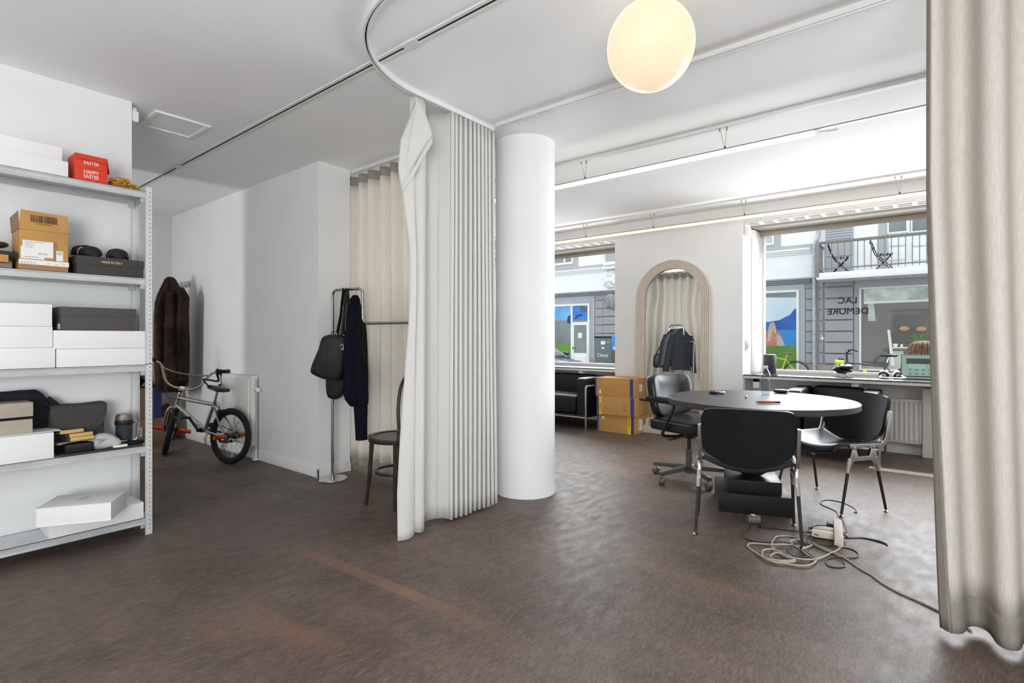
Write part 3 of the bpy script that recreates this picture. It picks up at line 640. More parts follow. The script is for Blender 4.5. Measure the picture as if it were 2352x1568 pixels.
m_tan = mat('tan_label_paper', (.60,.40,.16), .55)
for k, (dx, dz, rz_, lab) in enumerate(((.012,.0,.06,'tan rolled bundle at the front on the kraft paper'), (.010,.019,.10,'tan rolled bundle stacked second on the kraft paper'), (-.028,.040,.12,'tan rolled bundle on top of the stack on the kraft paper'))):
    c = thing('wrapped_bundle', lab, 'packet', (shx(180,3.65)+dx,3.635+.012*k,z+.073+dz), rz_, 'tan wrapped bundles')
    MB().box((-.052,-.011,0),(.052,.013,.018)).build('wrapper', m_tan, c, bev=.002); MB().box((-.066,-.009,.002),(-.0525,.011,.016)).build('dark_end', mat('dark_end_%d' % k, (.06,.045,.03), .8), c, bev=.002)
    t = MB(); txt(t, 'EST 1884 NATURAL', (-.04,-.0116,.006), (1,0,0), (0,0,1), .075, .006); t.build('print', m_grey, c, smooth=False) if False else None
m_poly = mat('frosted_plastic', (.52,.52,.51), .35, var=.08, scale=20)
pb = thing('plastic_pouch', 'frosted plastic pouch with printed lines on the fourth shelf', 'bag', (shx(238,3.66),3.67,z+.008))
def pouch(p): return Vector((p.x, p.y, p.z*(1-.55*((p.x)/.09)**2 if p.x > 0 else 1-.5*(p.x/.09)**2)+.007*noise.noise(p*30)))
MB().cushion((0,0,.04),(.175,.09,.085), e=.8, n=18, fn=pouch).build('film', m_poly, pb)
t = MB()
for k in range(6): t.add([(-.045+.006*k,-.047,.030+.006*k-.004),(-.012+.006*k,-.047,.045+.003*k-.004),(-.012+.006*k,-.047,.0464+.003*k-.004),(-.045+.006*k,-.047,.0314+.006*k-.004)], [(0,1,2,3)])
t.build('print', m_grey, pb, smooth=False)
jr = thing('french_press', 'black and glass travel press standing at the right of the fourth shelf', 'jar', (shx(287,3.72),3.735,z))
MB().lathe([(.0,0),(.040,0),(.042,.006),(.042,.15)], 28).build('glass_body', mat('smoked_glass',(.03,.04,.05),.08,spec=.8), jr)
MB().lathe([(.0445,.118),(.046,.122),(.046,.142),(.0445,.146),(.0,.146)], 28).build('collar', m_black, jr)
MB().lathe([(.0435,.146),(.044,.165),(.036,.182),(.012,.187),(0,.187)], 28).build('lid', mat('bronze_lid',(.30,.26,.23),.2,.7), jr)
MB().tube(smooth_path([(.040,-.01,.135),(.062,-.012,.12),(.066,-.014,.07),(.060,-.012,.03),(.042,-.01,.02)]), .006, 8).build('handle', m_chrome, jr)
cl = thing('metal_clamp', 'small chrome clamp in front of the travel press', 'clamp', (shx(278,3.68),3.675,z+.008))
MB().box((-.028,-.008,.022),(.028,.006,.027)).cyl((-.018,0,0),(-.018,0,.022),.004).cyl((.012,0,0),(.012,0,.022),.003).build('jaws', m_chrome, cl, bev=.001); MB().cyl((-.018,-.014,.010),(-.018,.01,.010),.007).build('screw', m_chrome, cl)
solo(MB().prism([(-.035,-.0),(-.022,-.016),(.03,-.016),(.034,-.012),(.034,.012),(.03,.016),(-.022,.016)], .012, Matrix.Translation((shx(277,3.62),3.628,z+.0075)) @ Matrix.Rotation(.0,4,'Z')).build('white_tag', m_paper, bev=.003), 'small white pointed tag at the front of the fourth shelf', 'tag')
solo(MB().cushion((shx(312,3.66),3.67,z+.015),(.085,.045,.026), e=.6, n=12).build('sunglasses_case', m_blackm), 'slim black pouch by the right post of the fourth shelf', 'pouch')
# bottom shelf
z = SZ[0]
c, w, d = cuboid('flat_box', 'white box lying flat on the bottom shelf under the turned one', 'box', 112, 330, 3.60, .2, z, .092, m_wbox, bev=.002)
c = thing('magnet_box', 'white magnetic gift box turned askew on the bottom shelf', 'box', (.770,3.550,z+.0935), math.radians(-32))
w, d, hh = .32, .24, .095
MB().box((-w/2+.003,-d/2+.004,.003),(w/2-.003,d/2-.003,hh-.003)).build('body', m_wbox, c, bev=.0015)
MB().box((-w/2,-d/2,hh-.003),(w/2,d/2,hh)).box((-w/2,-d/2,0),(w/2,d/2,.003)).box((-w/2,-d/2,0),(-w/2+.003,d/2,hh)).box((w/2-.0,0,0),(w/2,0,0)).build('cover', m_wbox, c, bev=.001)
t = MB(); txt(t, 'DEMURE', (-.015,-.02,hh+.0008), (.35,.94,0), (-.94,.35,0), .062, .011); txt(t, 'LAC', (.012,-.01,hh+.0008), (.35,.94,0), (-.94,.35,0), .024, .010); t.build('print', m_ink, c, smooth=False)
w_, d_, h_ = .0,.0,.0
s = solo(MB().tube(smooth_path([(XR-.055,3.70,1.965),(XR-.02,3.69,1.93),(XR-.012,3.69,1.86),(XR-.02,3.69,1.90),(XR-.008,3.70,1.955)]), .008, 6).build('plastic_scrap', glass_mat('thin_film', (1,1,1), 1.5, 1.35, .15)), 'scrap of clear plastic hanging under the top shelf', 'plastic')
# ================================================================== COAT RACKS
def rack_main(loc, rz, label, hoop, total, hz, bz, base=True):
    """pole at the origin, rack running along +x"""
    c = thing('coat_rack', label, 'coat rack', loc, rz)
    MB().lathe([(.0,0),(.116,0),(.118,.004),(.114,.010),(.02,.013),(0,.013)], 40).build('base_disc', m_chrome, c)
    MB().lathe([(.018,.012),(.018,.03),(.014,.034)], 20).build('collar', m_chrome, c)
    p = fillet([(0,0,.012),(0,0,hz),(hoop,0,hz),(hoop,0,bz),(total,0,bz),(total,0,.02)], .055, 8)
    MB().tube(p, .0125, 12).build('tube_frame', m_chrome, c)
    return c
RB = Vector((2.434,3.824,0))
rk = rack_main(RB, -PI/2+.17, 'steel coat rack with a raised hoop and round base by the linen curtain', .335, 1.10, 1.535, 1.262)
MB().lathe([(.0,0),(.116,0),(.118,.004),(.114,.010),(0,.013)], 40, Matrix.Translation((1.10,0,0))).build('base_disc', m_chrome, rk)
# black leather bag on long straps
m_leath2 = mat('soft_black_leather', (.013,.013,.014), .42, bump=.25, bscale=60)
def dirs(t): return Vector((RT[0],RT[1],0))*t[0]+Vector((FW[0],FW[1],0))*t[1]+Vector((0,0,t[2]))
b1 = thing('handbag', 'black leather bag with broad straps hanging on the hoop of the coat rack', 'bag', (2.40,3.80,.82)); 
def B(px, py, t): return EY+ray(px,py)*t
tb = 4.16
P4 = [(748,770),(795,772),(797,800),(792,850),(782,872),(760,874),(722,860),(717,845),(735,800)]
def slab(pts, t0, t1, puff=.02, rings=7):
    """soft slab between two depths following an outline in the view-facing plane at true distance"""
    cxm = sum(p[0] for p in pts)/len(pts); cym = sum(p[1] for p in pts)/len(pts)
    tm = (t0+t1)/2; P = smooth_path([B(x,y,tm) for x, y in pts], 4, True); C = B(cxm,cym,tm); V = Vector((FW[0],FW[1],0)); out = []
    for k in range(rings):
        a = -PI/2+PI*(k+.0)/(rings-1); s = max(.05, math.cos(a)**.35) if abs(math.cos(a)) > 1e-3 else .3
        out.append([tuple(C+(p-C)*(1-(1-s)*.35)+V*(math.sin(a)*(t1-t0)/2)) for p in P])
    return out
MB().loft(slab(P4, tb-.065, tb+.065)).build('body', m_leath2, b1, b1.location, ang=60)
for x0, x1, pxe in ((782,799,775),(790,806,789)):
    pts = [B(x0+8,664,4.19), B(x0+4,690,4.15), B(x0,730,4.13), B(pxe,768,4.12)]
    pb_ = [B(x0+8,664,4.19), B(x0+10,690,4.23), B(x0+6,735,4.24), B(pxe+8,772,4.22)]
    MB().tube(smooth_path(pb_[::-1]+pts[1:], 5), .017, 8, flat=.22).build('strap', m_black, b1, b1.location)
MB().tube(smooth_path([B(759,770,4.10),B(766,758,4.09),B(774,768,4.10)]), .004, 6).tube(smooth_path([B(781,795,4.08),B(787,790,4.08),B(788,803,4.08),B(783,800,4.08)]), .003, 6).build('ring', m_chrome, b1, b1.location)
MB().tube([B(757,775,4.095),B(752,800,4.088),B(748,862,4.09)], .0015, 4).tube([B(750,797,4.09),B(764,797,4.09)], .0022, 4).build('stitching', m_black, b1, b1.location)
b2 = thing('handbag', 'second, rounder black leather bag hanging lower behind the first', 'bag', (2.47,3.80,.70))
MB().loft(slab([(752,860),(762,800),(795,790),(803,850),(797,892),(782,914),(764,916),(753,905)], tb+.09, tb+.20)).build('body', m_leath2, b2, b2.location, ang=60)
MB().tube(smooth_path([B(765,810,tb+.14),B(778,740,tb+.12),B(797,664,tb+.08),B(800,740,tb+.16),B(798,800,tb+.15)], 5), .012, 8, flat=.3).build('strap', m_black, b2, b2.location)
m_zip = m_chrome
# garments ---------------------------------------------------------
m_navy = mat('navy_wool', (.007,.008,.015), .95, var=.25, scale=90, bump=.2, bscale=240, spec=.2)
m_coat = mat('charcoal_jacket_cloth', (.035,.042,.054), .9, var=.2, scale=50, bump=.2, bscale=200)
m_coat2 = mat('black_jacket_cloth', (.014,.016,.02), .8, var=.2, scale=50)
def garment(sec, ph=0, folds=5, fa=.006, n=36):
    """sec: (z, cx, cy, rx, ry) list, bottom to top"""
    R = []
    for z, cx, cy, rx, ry in sec:
        ring = []
        for k in range(n):
            a = 2*PI*k/n; w = 1+fa/max(rx,.02)*math.sin(folds*a+ph+z*2.1)+fa*.6/max(rx,.02)*noise.noise(Vector((math.cos(a)*2, math.sin(a)*2, z*4+ph)))
            ring.append((cx+rx*w*math.cos(a), cy+ry*w*math.sin(a), z))
        R.append(ring)
    return MB().loft(R)
def interp(sec, m=4):
    out = []
    for a, b in zip(sec, sec[1:]):
        for k in range(m):
            t = k/m; t2 = t*t*(3-2*t); out.append(tuple(a[i]*(1-(t if i == 0 else t2))+b[i]*(t if i == 0 else t2) for i in range(5)))
    out.append(sec[-1]); return out
# navy coat seen edge-on: the coat's shoulders run across the rack
vc = B(818,700,4.28)
cc = thing('coat', 'long navy wool coat on a wire hanger at the end of the rack', 'coat', (vc.x,vc.y,.35))
def coat_local(z_top): pass
def px_sec(rows, t, thick):
    """rows (py, px_left, px_right): silhouette sections at a true distance -> garment sections in world space"""
    R = []
    for py, a, b, th in rows:
        L_ = B(a,py,t); R_ = B(b,py,t); c_ = (L_+R_)/2; hw = (R_-L_).length/2
        R.append((c_, hw, th))
    return R
def silhouette(rows, t, n=32, folds=4, fa=.06, ph=0, sub=4):
    S = px_sec(rows, t, 0); fine = []
    for a, b in zip(S, S[1:]):
        for k in range(sub):
            q = k/sub; fine.append((a[0].lerp(b[0], q), a[1]+(b[1]-a[1])*q, a[2]+(b[2]-a[2])*q))
    fine.append(S[-1]); rings = []
    X_ = Vector((RT[0],RT[1],0)); Y_ = Vector((FW[0],FW[1],0))
    for c_, hw, th in fine:
        ring = []
        for k in range(n):
            a = 2*PI*k/n; w = 1+fa*math.sin(folds*a+ph+c_.z*3)+fa*.8*noise.noise(Vector((math.cos(a)*1.5, math.sin(a)*1.5, c_.z*7+ph)))
            ring.append(tuple(c_+X_*hw*math.cos(a)+Y_*th*math.sin(a)*w))
        rings.append(ring)
    return MB().loft(rings)
silhouette([(680,811,820,.03),(692,806,826,.07),(715,804,829,.13),(745,803,832,.17),(775,797,834,.19),(820,796,836,.20),(870,794,840,.20),(900,793,842,.2),(915,797,843,.19),(928,806,843,.15)], 4.30).build('body', m_navy, cc, cc.location, ang=80)
silhouette([(752,801,822,.05),(820,808,836,.065),(880,811,842,.07),(935,813,844,.062),(985,816,843,.055),(1009,817,844,.052)], 4.22, fa=.08, ph=2).build('sleeve', m_navy, cc, cc.location, ang=80)
silhouette([(700,826,834,.04),(760,832,840,.055),(795,836,842,.05),(888,838,845,.045)], 4.42, fa=.08, ph=1).build('sleeve', m_navy, cc, cc.location, ang=80)
silhouette([(678,811,822,.03),(688,803,827,.05),(702,806,823,.045)], 4.24, fa=.1, ph=4).build('collar', m_navy, cc, cc.location, ang=80)
MB().tube(smooth_path([B(812,668,4.29),B(814,662,4.29),B(818,664,4.29),B(818,674,4.29),B(814,682,4.29)]), .002, 6).build('hanger_hook', m_chrome, cc, cc.location)
# second rack, hung with jackets, on the window side of the curtain (seen in the mirror)
R2 = Vector((3.22,3.76,0)); rz2 = -PI/2+.42
rk2 = thing('coat_rack', 'second steel coat rack hung with dark jackets, seen only in the mirror', 'coat rack', R2, rz2)
p = fillet([(0,0,.02),(0,0,1.26),(.16,0,1.26),(.16,0,1.535),(.50,0,1.535),(.50,0,1.26),(.74,0,1.26),(.74,0,.02)], .05, 7)
MB().tube(p, .0125, 10).build('tube_frame', m_chrome, rk2)
for x in (0,.74): MB().lathe([(.0,0),(.116,0),(.118,.004),(.114,.010),(0,.013)], 32, Matrix.Translation((x,0,0))).build('base_disc', m_chrome, rk2)
def jacket(name, label, s, mm, ph, w=.15, zt=1.455, zb=.82, grp='dark jackets on the second rack'):
    c0 = R2+Vector((math.cos(rz2)*s, math.sin(rz2)*s, 0)); j = thing('jacket', label, 'jacket', (c0.x,c0.y,zb), rz2+PI/2+ph*.12-.25, grp)
    h = zt-zb
    garment(interp([(0,0,0,.20,.055),(h*.35,0,0,.195,.06),(h*.7,0,0,.20,.06),(h*.86,0,0,.19,.05),(h*.95,0,0,.11,.04),(h,0,0,.055,.035)]), ph, 6, .010).build('body', mm, j, ang=80)
    for sg in (-1, 1): garment(interp([(-.03,sg*.27,.01*sg,.045,.035),(h*.3,sg*.245,0,.052,.04),(h*.65,sg*.215,0,.06,.045),(h*.9,sg*.165,0,.045,.035)]), ph+sg, 4, .006, 20).build('sleeve', mm, j, ang=80)
    garment(interp([(h*.93,0,0,.075,.045),(h*1.0,0,0,.06,.04),(h*1.035,0,0,.05,.032)]), ph, 3, .004, 20).build('collar', mm, j, ang=80)
    MB().tube(smooth_path([(0,0,h*1.0),(0,0,h+.05),(.0,.012,1.550-zb),(0,-.002,1.556-zb),(0,-.012,1.546-zb)]), .003, 6).build('hanger_hook', m_chrome, j)
jacket('j','black jacket at the left end of the hoop in the mirror', .22, m_coat2, 0.3)
jacket('j','charcoal puffer jacket second from the left in the mirror', .30, m_coat, 1.3)
jacket('j','short slate jacket in the middle of the rack in the mirror', .38, mat('slate_jacket_cloth', (.07,.082,.10), .9, var=.15, scale=50), 2.4, zb=.86)
jacket('j','long dark jacket at the right of the rack in the mirror', .46, m_coat2, 3.2, zb=.76)
b3 = thing('handbag', 'black bag hung on the low left bar of the second rack, in the mirror', 'bag', (R2.x-.02,R2.y,.79))
MB().cushion((0,0,.13),(.12,.28,.26), e=.5, n=14).build('body', m_leath2, b3); MB().tube(smooth_path([(0,-.1,.24),(0.02,-.04,.40),(.03,-.03,.47),(0.02,.03,.40),(0,.1,.24)]), .012, 8, flat=.3).build('strap', m_black, b3)
# fur coat on the wall
m_fur = mat('dark_brown_fur', (.085,.045,.027), .95, c2=(.006,.004,.004), scale=5, bump=.8, bscale=60, sheen=.1)
fc = thing('fur_coat', 'dark brown fur coat hanging from a wall hook above the cartons', 'coat', (2.25,6.76,.55))
TF = 5.72
def furry(mb, seed, n, L=.028):
    rr = random.Random(seed); out = MB(); V = [Vector(v) for v in mb.v]; F_ = [f for f in mb.f if len(f) == 4]
    for _ in range(n):
        f = rr.choice(F_); a, b, c, d = (V[i] for i in f); u = rr.random(); v = rr.random(); p = a*(1-u)*(1-v)+b*u*(1-v)+c*u*v+d*(1-u)*v
        nn = (b-a).cross(d-a)
        if nn.length < 1e-9: continue
        nn.normalize(); t = (nn*.55+Vector((rr.uniform(-.3,.3), rr.uniform(-.3,.3), -1))).normalized()*L*rr.uniform(.6,1.1); s = t.cross(nn).normalized()*.0028
        out.add([p-s, p+s, p+t+nn*.004], [(0,1,2)])
    return out
g = silhouette([(898,372,415,.05),(880,362,430,.10),(840,358,431,.11),(790,357,430,.12),(740,358,429,.12),(700,360,427,.11),(675,366,418,.09),(655,377,408,.07),(640,385,399,.05),(636,388,396,.03)], TF, 48, 7, .26, 1)
g.build('body', m_fur, fc, fc.location, ang=180); furry(g, 1, 16000, .030).build('fur_pile', m_fur, fc, fc.location, smooth=False, kind='stuff')
g = silhouette([(872,402,425,.045),(800,405,427,.055),(740,408,428,.06),(700,412,431,.055),(680,412,431,.05),(660,405,420,.04)], TF-.10, 28, 4, .1, 3)
g.build('sleeve', m_fur, fc, fc.location, ang=180); furry(g, 2, 6000, .030).build('fur_pile', m_fur, fc, fc.location, smooth=False, kind='stuff')
MB().box(B(397,676,TF-.16)-Vector((.004,.004,.012)), B(397,676,TF-.16)+Vector((.004,.004,.012))).build('button', m_kraft, fc, fc.location)
m_fur2 = mat('tawny_highlight_tips', (.17,.095,.055), .9)  # sparse lighter tufts, streaky highlights put into the fur colour
g = silhouette([(880,364,428,.10),(840,360,430,.125),(790,359,429,.135),(740,360,428,.135),(700,362,426,.12),(675,368,416,.10),(650,380,402,.06)], TF, 48, 7, .26, 1)
furry(g, 5, 2600, .022).build('fur_highlights', m_fur2, fc, fc.location, smooth=False, kind='stuff')
for rows, tt, ph in (([(850,359,378,.05),(790,357,378,.06),(730,358,380,.065),(695,363,384,.06),(668,374,390,.045)], TF-.13, 2), ([(896,380,404,.04),(850,378,406,.05),(780,381,404,.055),(720,384,402,.05),(670,386,400,.04)], TF-.15, 4)):
    g = silhouette(rows, tt, 28, 3, .2, ph); g.build('coat_fold', m_fur, fc, fc.location, ang=180); furry(g, ph, 4500, .030).build('fur_pile', m_fur, fc, fc.location, smooth=False, kind='stuff')
hk = thing('wall_hook_rail', 'small chrome hook rail on the wall beside the fur coat', 'hook', (2.375,6.75,1.70)); wz = 1.15+(775-650)/FPX*6.2
MB().box((2.36,6.60,1.745),(2.39,7.0,1.765)).box((2.378,6.60,1.72),(2.39,7.0,1.79)).build('rail', m_chrome, hk, hk.location, bev=.003)
for yy in (6.66,6.78,6.90): MB().tube(smooth_path([(2.375,yy,1.755),(2.33,yy,1.74),(2.315,yy,1.765),(2.312,yy,1.79)]), .006, 8).build('hook', m_chrome, hk, hk.location)
# ================================================================== RADIATORS
m_rad = mat('radiator_enamel', (.78,.77,.73), .35, var=.02)
def radiator(label, x, y0, y1, z0, z1, pitch=.033, sgn=-1, depth=.07, valve=None):
    c = thing('radiator', label, 'radiator', (x,(y0+y1)/2,z0)); o = c.location
    xf = x+sgn*depth
    # ribbed front sheet: real relief
    prof = []; y = y0; n = int((y1-y0-.04)/pitch); st = (y1-y0-.04)/n
    pts = [(xf+.0, y0)]
    for k in range(n):
        a = y0+.02+k*st
        pts += [(xf, a+st*.08), (xf+sgn*.016, a+st*.26), (xf+sgn*.016, a+st*.70), (xf, a+st*.88)]
    pts.append((xf, y1)); back = [(xf-sgn*.012, y1), (xf-sgn*.012, y0)]
    MB().prism(pts+back, z1-z0-.05, Matrix.Translation((0,0,z0+.025))).build('front_panel', m_rad, c, o, ang=50)
    MB().box((xf,y0,z0),(xf-sgn*.012,y1,z0+.027)).box((xf,y0,z1-.027),(xf-sgn*.012,y1,z1)).box((xf-sgn*.0,y0-.006,z0),(x+sgn*.004,y0,z1)).box((xf,y1,z0),(x+sgn*.004,y1+.006,z1)).build('casing', m_rad, c, o, bev=.003)
    g = MB(); k = int((y1-y0)/.02)
    g.box((xf-sgn*.012,y0,z1-.006),(xf-sgn*.016,y1,z1)).box((x+sgn*.006,y0,z1-.006),(x+sgn*.010,y1,z1))
    for i in range(k): g.box((xf-sgn*.012,y0+i*.02,z1-.005),(x+sgn*.008,y0+i*.02+.008,z1-.001))
    g.build('top_grille', m_rad, c, o, smooth=False)
    if valve:
        vy, vz = valve
        MB().cyl((x-.045,vy,z1-.03),(x-.045,vy,z0-.03 if z0 > .1 else .03),.008).cyl((x-.045,vy,.02),(x-.045,vy,z1-.02),.008).build('pipe', m_rad, c, o)
        MB().cyl((x-.045,vy+.04,vz),(x-.045,vy-.0,vz),.012).lathe([(.0,0),(.020,.0),(.022,.01),(.021,.045),(.012,.052),(0,.052)],20,frame((x-.045,vy-.0,vz),(1,0,0),(0,0,1))).build('valve', m_white, c, o)
        MB().lathe([(.0,0),(.03,0),(.03,.01),(0,.012)], 18, Matrix.Translation((x-.045,vy,.015))).build('pipe_collar', m_rad, c, o)
    return c
radiator('tall white ribbed radiator behind the bike', 2.385, 4.985, 5.60, .14, .79, .030, valve=(4.93,.665))
ya = atX(2128,915,6.44).y; 
radiator('low white ribbed radiator under the window counter', XN-.002, .075, .50, .115, .545, .0365)
# ================================================================== CARTONS AND SACK IN THE BACK CORNER
def plain_box(name, label, cat, x0, x1, y0, y1, z0, h, m, rz=0, group=None):
    c = thing(name, label, cat, ((x0+x1)/2,(y0+y1)/2,z0), rz, group); w = x1-x0; d = y1-y0
    MB().box((-w/2,-d/2,0),(w/2,d/2,h)).build('body', m, c, bev=.004); return c, w, d
c, w, d = plain_box('carton', 'dull brown carton on the floor of the back corner, under another carton', 'box', 1.66,2.16,6.62,7.08,.0,.27,m_card2)
MB().box((-.13,-d/2-.001,.09),(.02,-d/2,.19)).build('label_sticker', m_paper, c, smooth=False)
t = MB(); 
for k in range(3): txt(t, '||||', (-.12+.05*k,-d/2-.002,.11), (1,0,0),(0,0,1), .03, .06)
t.build('print', m_grey, c, smooth=False)
m_blue = mat('blue_tape', (.030,.055,.21), .5)
c, w, d = plain_box('carton', 'open brown carton with blue tape on top of the corner carton', 'box', 1.70,2.115,6.64,7.04,.271,.33,m_card2)
MB().box((w/2-.075,-d/2-.002,.002),(w/2+.002,-d/2,.328)).build('tape', m_blue, c, smooth=False)
MB().add([(w/2,-d/2,.33),(w/2,d/2,.33),(w/2-.10,d/2,.42),(w/2-.10,-d/2,.42)],[(0,1,2,3)]).build('flap', m_card2, c, smooth=False, solid=.004)
s = thing('bin_bag', 'black plastic sack stuffed above the open carton in the corner', 'bag', (1.83,6.84,.58))
MB().cushion((0,0,.14),(.34,.34,.34), e=.85, n=18, fn=lambda p: p+p.normalized()*.03*noise.noise(p*14)).build('film', mat('black_sack', (.012,.012,.013), .25, bump=.5, bscale=30), s)
s = thing('paper_bag', 'brown paper bag leaning behind the front wheel of the bike', 'bag', (2.18,6.93,0))
MB().loft([[(-.10,-.06,0),(.10,-.06,0),(.10,.06,0),(-.10,.06,0)],[(-.11,-.08,.16),(.12,-.06,.15),(.12,.05,.15),(-.11,.04,.16)],[(-.06,-.09,.30),(.09,-.04,.39),(.09,.04,.39),(-.06,.02,.30)]]).build('body', mat('dark_kraft', (.13,.07,.035), .85, var=.2, scale=8), s, ang=20)
# ================================================================== BMX BIKE  (local: x forward, y to its left, z up)
m_nickel = mat('brushed_nickel_paint', (.50,.48,.46), .27, .95, var=.1, scale=12)
m_tyre = mat('tyre_rubber', (.010,.010,.011), .8, bump=.4, bscale=140)
m_orange = mat('orange_anodised_peg', (.75,.09,.015), .22, .75)
ra = Vector((2.135,5.02,0)); fa = Vector((1.90,5.895,0)); hd = (fa-ra).normalized()
bk = thing('bicycle', 'small silver stunt bike with orange pegs and fat black tyres', 'bicycle', ra, math.atan2(hd.y, hd.x))
Rw = .252; WB = (fa-ra).length
lean = Matrix.Rotation(math.radians(4), 4, 'X')
def BM(): return MB()
def wheel_mb(parent, M, off):
    T = M
    n = 44
    for nm, rr, tr_, mt in (('tyre', Rw-.024, .026, m_tyre), ('rim', Rw-.050, .010, m_black)):
        pts = [(rr*math.cos(2*PI*k/n), 0, rr*math.sin(2*PI*k/n)) for k in range(n)]
        w_ = MB().tube(pts, tr_, 12, T, closed=True).build(nm, mt, parent, off)
        if nm == 'tyre': ty = w_
    h_ = MB().cyl((0,-.04,0),(0,.04,0),.022,16,T).cyl((0,-.05,0),(0,-.035,0),.032,16,T).cyl((0,.035,0),(0,.05,0),.032,16,T).build('hub', m_black, parent, off)
    sp = MB()
    for k in range(36):
        a = 2*PI*k/36; sg = 1 if k%2 else -1; b = a+(.5 if (k//2)%2 else -.5)
        sp.tube([(.028*math.cos(b),sg*.036,.028*math.sin(b)),((Rw-.055)*math.cos(a),0,(Rw-.055)*math.sin(a))], .0013, 4, T)
    so_ = sp.build('spokes', m_chrome, parent, off); so_['kind'] = 'stuff'
BMt = lean
def pt(x, y, z): return BMt @ Vector((x,y,z))
ax = Rw; zero = (0,0,0)
wheel_mb(bk, BMt @ Matrix.Translation((0,0,ax)), zero)
bb = Vector((.345,0,.285)); ht = Vector((.735,0,.585)); hb = Vector((.768,0,.475)); st_ = Vector((.245,0,.52)); sd = Vector((.21,0,.655))
m = MB()
m.tube([bb, st_+Vector((-.012,0,.035))], .016, 12, BMt); m.tube([st_+Vector((0,0,.005)), ht-Vector((-.006,0,.02))], .019, 12, BMt)
m.tube([bb, hb+Vector((0,0,.02))], .021, 12, BMt); m.tube([ht+(ht-hb)*.12, hb-(ht-hb)*.10], .022, 14, BMt)
m.cyl(tuple(bb-Vector((0,.038,0))), tuple(bb+Vector((0,.038,0))), .025, 16, BMt)
for sg in (-1, 1):
    m.tube([bb+Vector((-.02,sg*.03,0)), Vector((.12,sg*.055,ax+.01)), Vector((0,sg*.06,ax))], .010, 8, BMt)
    m.tube([st_+Vector((0,sg*.012,.02)), Vector((.10,sg*.05,.37)), Vector((0,sg*.06,ax))], .009, 8, BMt)
    m.cb((0,sg*.06,ax),(.05,.006,.04), BMt)
m.build('frame', m_nickel, bk, zero, ang=40)
t = MB(); dv = (hb-bb).normalized()
for off_, s_ in ((.10,'STUNT'),): pass
MB().tube([st_, sd], .0125, 10, BMt).build('seat_post', m_nickel, bk, zero)
def sadf(p):
    k = (p.x-(sd.x-.12))/.26; w_ = 1-.72*max(0, min(1, (k-.25)/.55)); return BMt @ Vector((p.x, p.y*w_, p.z+.03*(k-.5)))
MB().cushion((sd.x+.01,0,sd.z+.02),(.26,.14,.045), e=.6, n=14, fn=sadf).build('saddle', m_leath2, bk, zero)
# cranks, pedals, sprocket, chain
MB().cyl((bb.x,-.075,bb.z),(bb.x,-.062,bb.z),.055,24,BMt).cyl((bb.x,-.05,bb.z),(bb.x,.05,bb.z),.020,14,BMt).cyl((bb.x+.02,.055,bb.z-.0),(bb.x+.02,.062,bb.z),.02,10,BMt).build('sprocket', m_black, bk, zero)
for sg, dx, dz in ((1,.115,.115),(-1,-.115,-.115)):
    MB().tube([bb+Vector((0,sg*.07,0)), bb+Vector((dx,sg*.085,dz))], .012, 8, BMt).build('crank', m_black, bk, zero)
    pc = bb+Vector((dx,sg*.145,dz)); q = MB()
    for a, b in (((-.05,-.045),(.05,-.037)),((-.05,.037),(.05,.045)),((-.05,-.045),(-.042,.045)),((.042,-.045),(.05,.045)),((-.05,-.006),(.05,.006))): q.box((pc.x+a[0],pc.y+a[1],pc.z-.009),(pc.x+b[0],pc.y+b[1],pc.z+.009),BMt)
    q.build('pedal', m_black, bk, zero, bev=.002)
MB().tube(smooth_path([(bb.x,-.068,bb.z+.055),(0,-.068,ax+.025),(-.025,-.068,ax),(0,-.068,ax-.025),(bb.x,-.068,bb.z-.055),(bb.x+.055,-.068,bb.z)],6,True), .005, 6, BMt, closed=True).build('chain', m_black, bk, zero)
MB().cyl((0,.06,ax),(0,.165,ax),.019,16,BMt).build('peg', m_orange, bk, zero, label='orange peg at the rear wheel')
MB().cyl((0,-.06,ax),(0,-.165,ax),.019,16,BMt).build('peg', m_orange, bk, zero, label='orange peg at the rear wheel')
MB().tube(smooth_path([(.20,.03,.50),(.13,.04,.44),(.10,.05,.52),(.16,.03,.56)]), .003, 6, BMt).cb((.13,.0,.46),(.03,.09,.05),BMt).build('rear_brake', m_black, bk, zero, bev=.004)
# steered assembly: rotate about the steering axis
axd = (ht-hb).normalized(); SM = BMt @ Matrix.Translation(hb) @ Matrix.Rotation(math.radians(-37), 4, axd) @ Matrix.Translation(-hb)
fx = Vector((WB+.0,0,ax))
wheel_mb(bk, SM @ Matrix.Translation(fx), zero)
m = MB()
cwn = hb-(ht-hb)*.16
for sg in (-1, 1): m.tube(smooth_path([cwn+Vector((0,0,.01)), cwn+Vector((.012,sg*.048,.004)), cwn+Vector((.035,sg*.066,-.05)), fx+Vector((-.012,sg*.062,.02)), fx+Vector((0,sg*.062,-.008))]), .0145, 10, SM)
m.build('fork', m_nickel, bk, zero)
for sg in (-1, 1): MB().cyl(tuple(fx+Vector((0,sg*.065,0))), tuple(fx+Vector((0,sg*.175,0))), .019, 16, SM).build('peg', m_orange, bk, zero, label='orange peg at the front wheel')
stm = ht+axd*.075
MB().cyl(tuple(ht), tuple(ht+axd*.04), .020, 14, SM).cb(tuple(stm+Vector((.018,0,0))), (.075,.055,.045), SM).build('stem', m_chrome, bk, zero, bev=.006)
sb0 = stm+Vector((.048,0,.004)); m = MB(); L_ = [(0,0,0),(0,.075,0),(-.005,.15,.05),(-.02,.215,.185),(-.035,.29,.215),(-.05,.345,.235)]
full = [(x,-y,z) for x,y,z in L_[::-1][:-1]]+L_
m.tube(smooth_path([sb0+Vector(p) for p in full], 5), .0115, 10, SM)
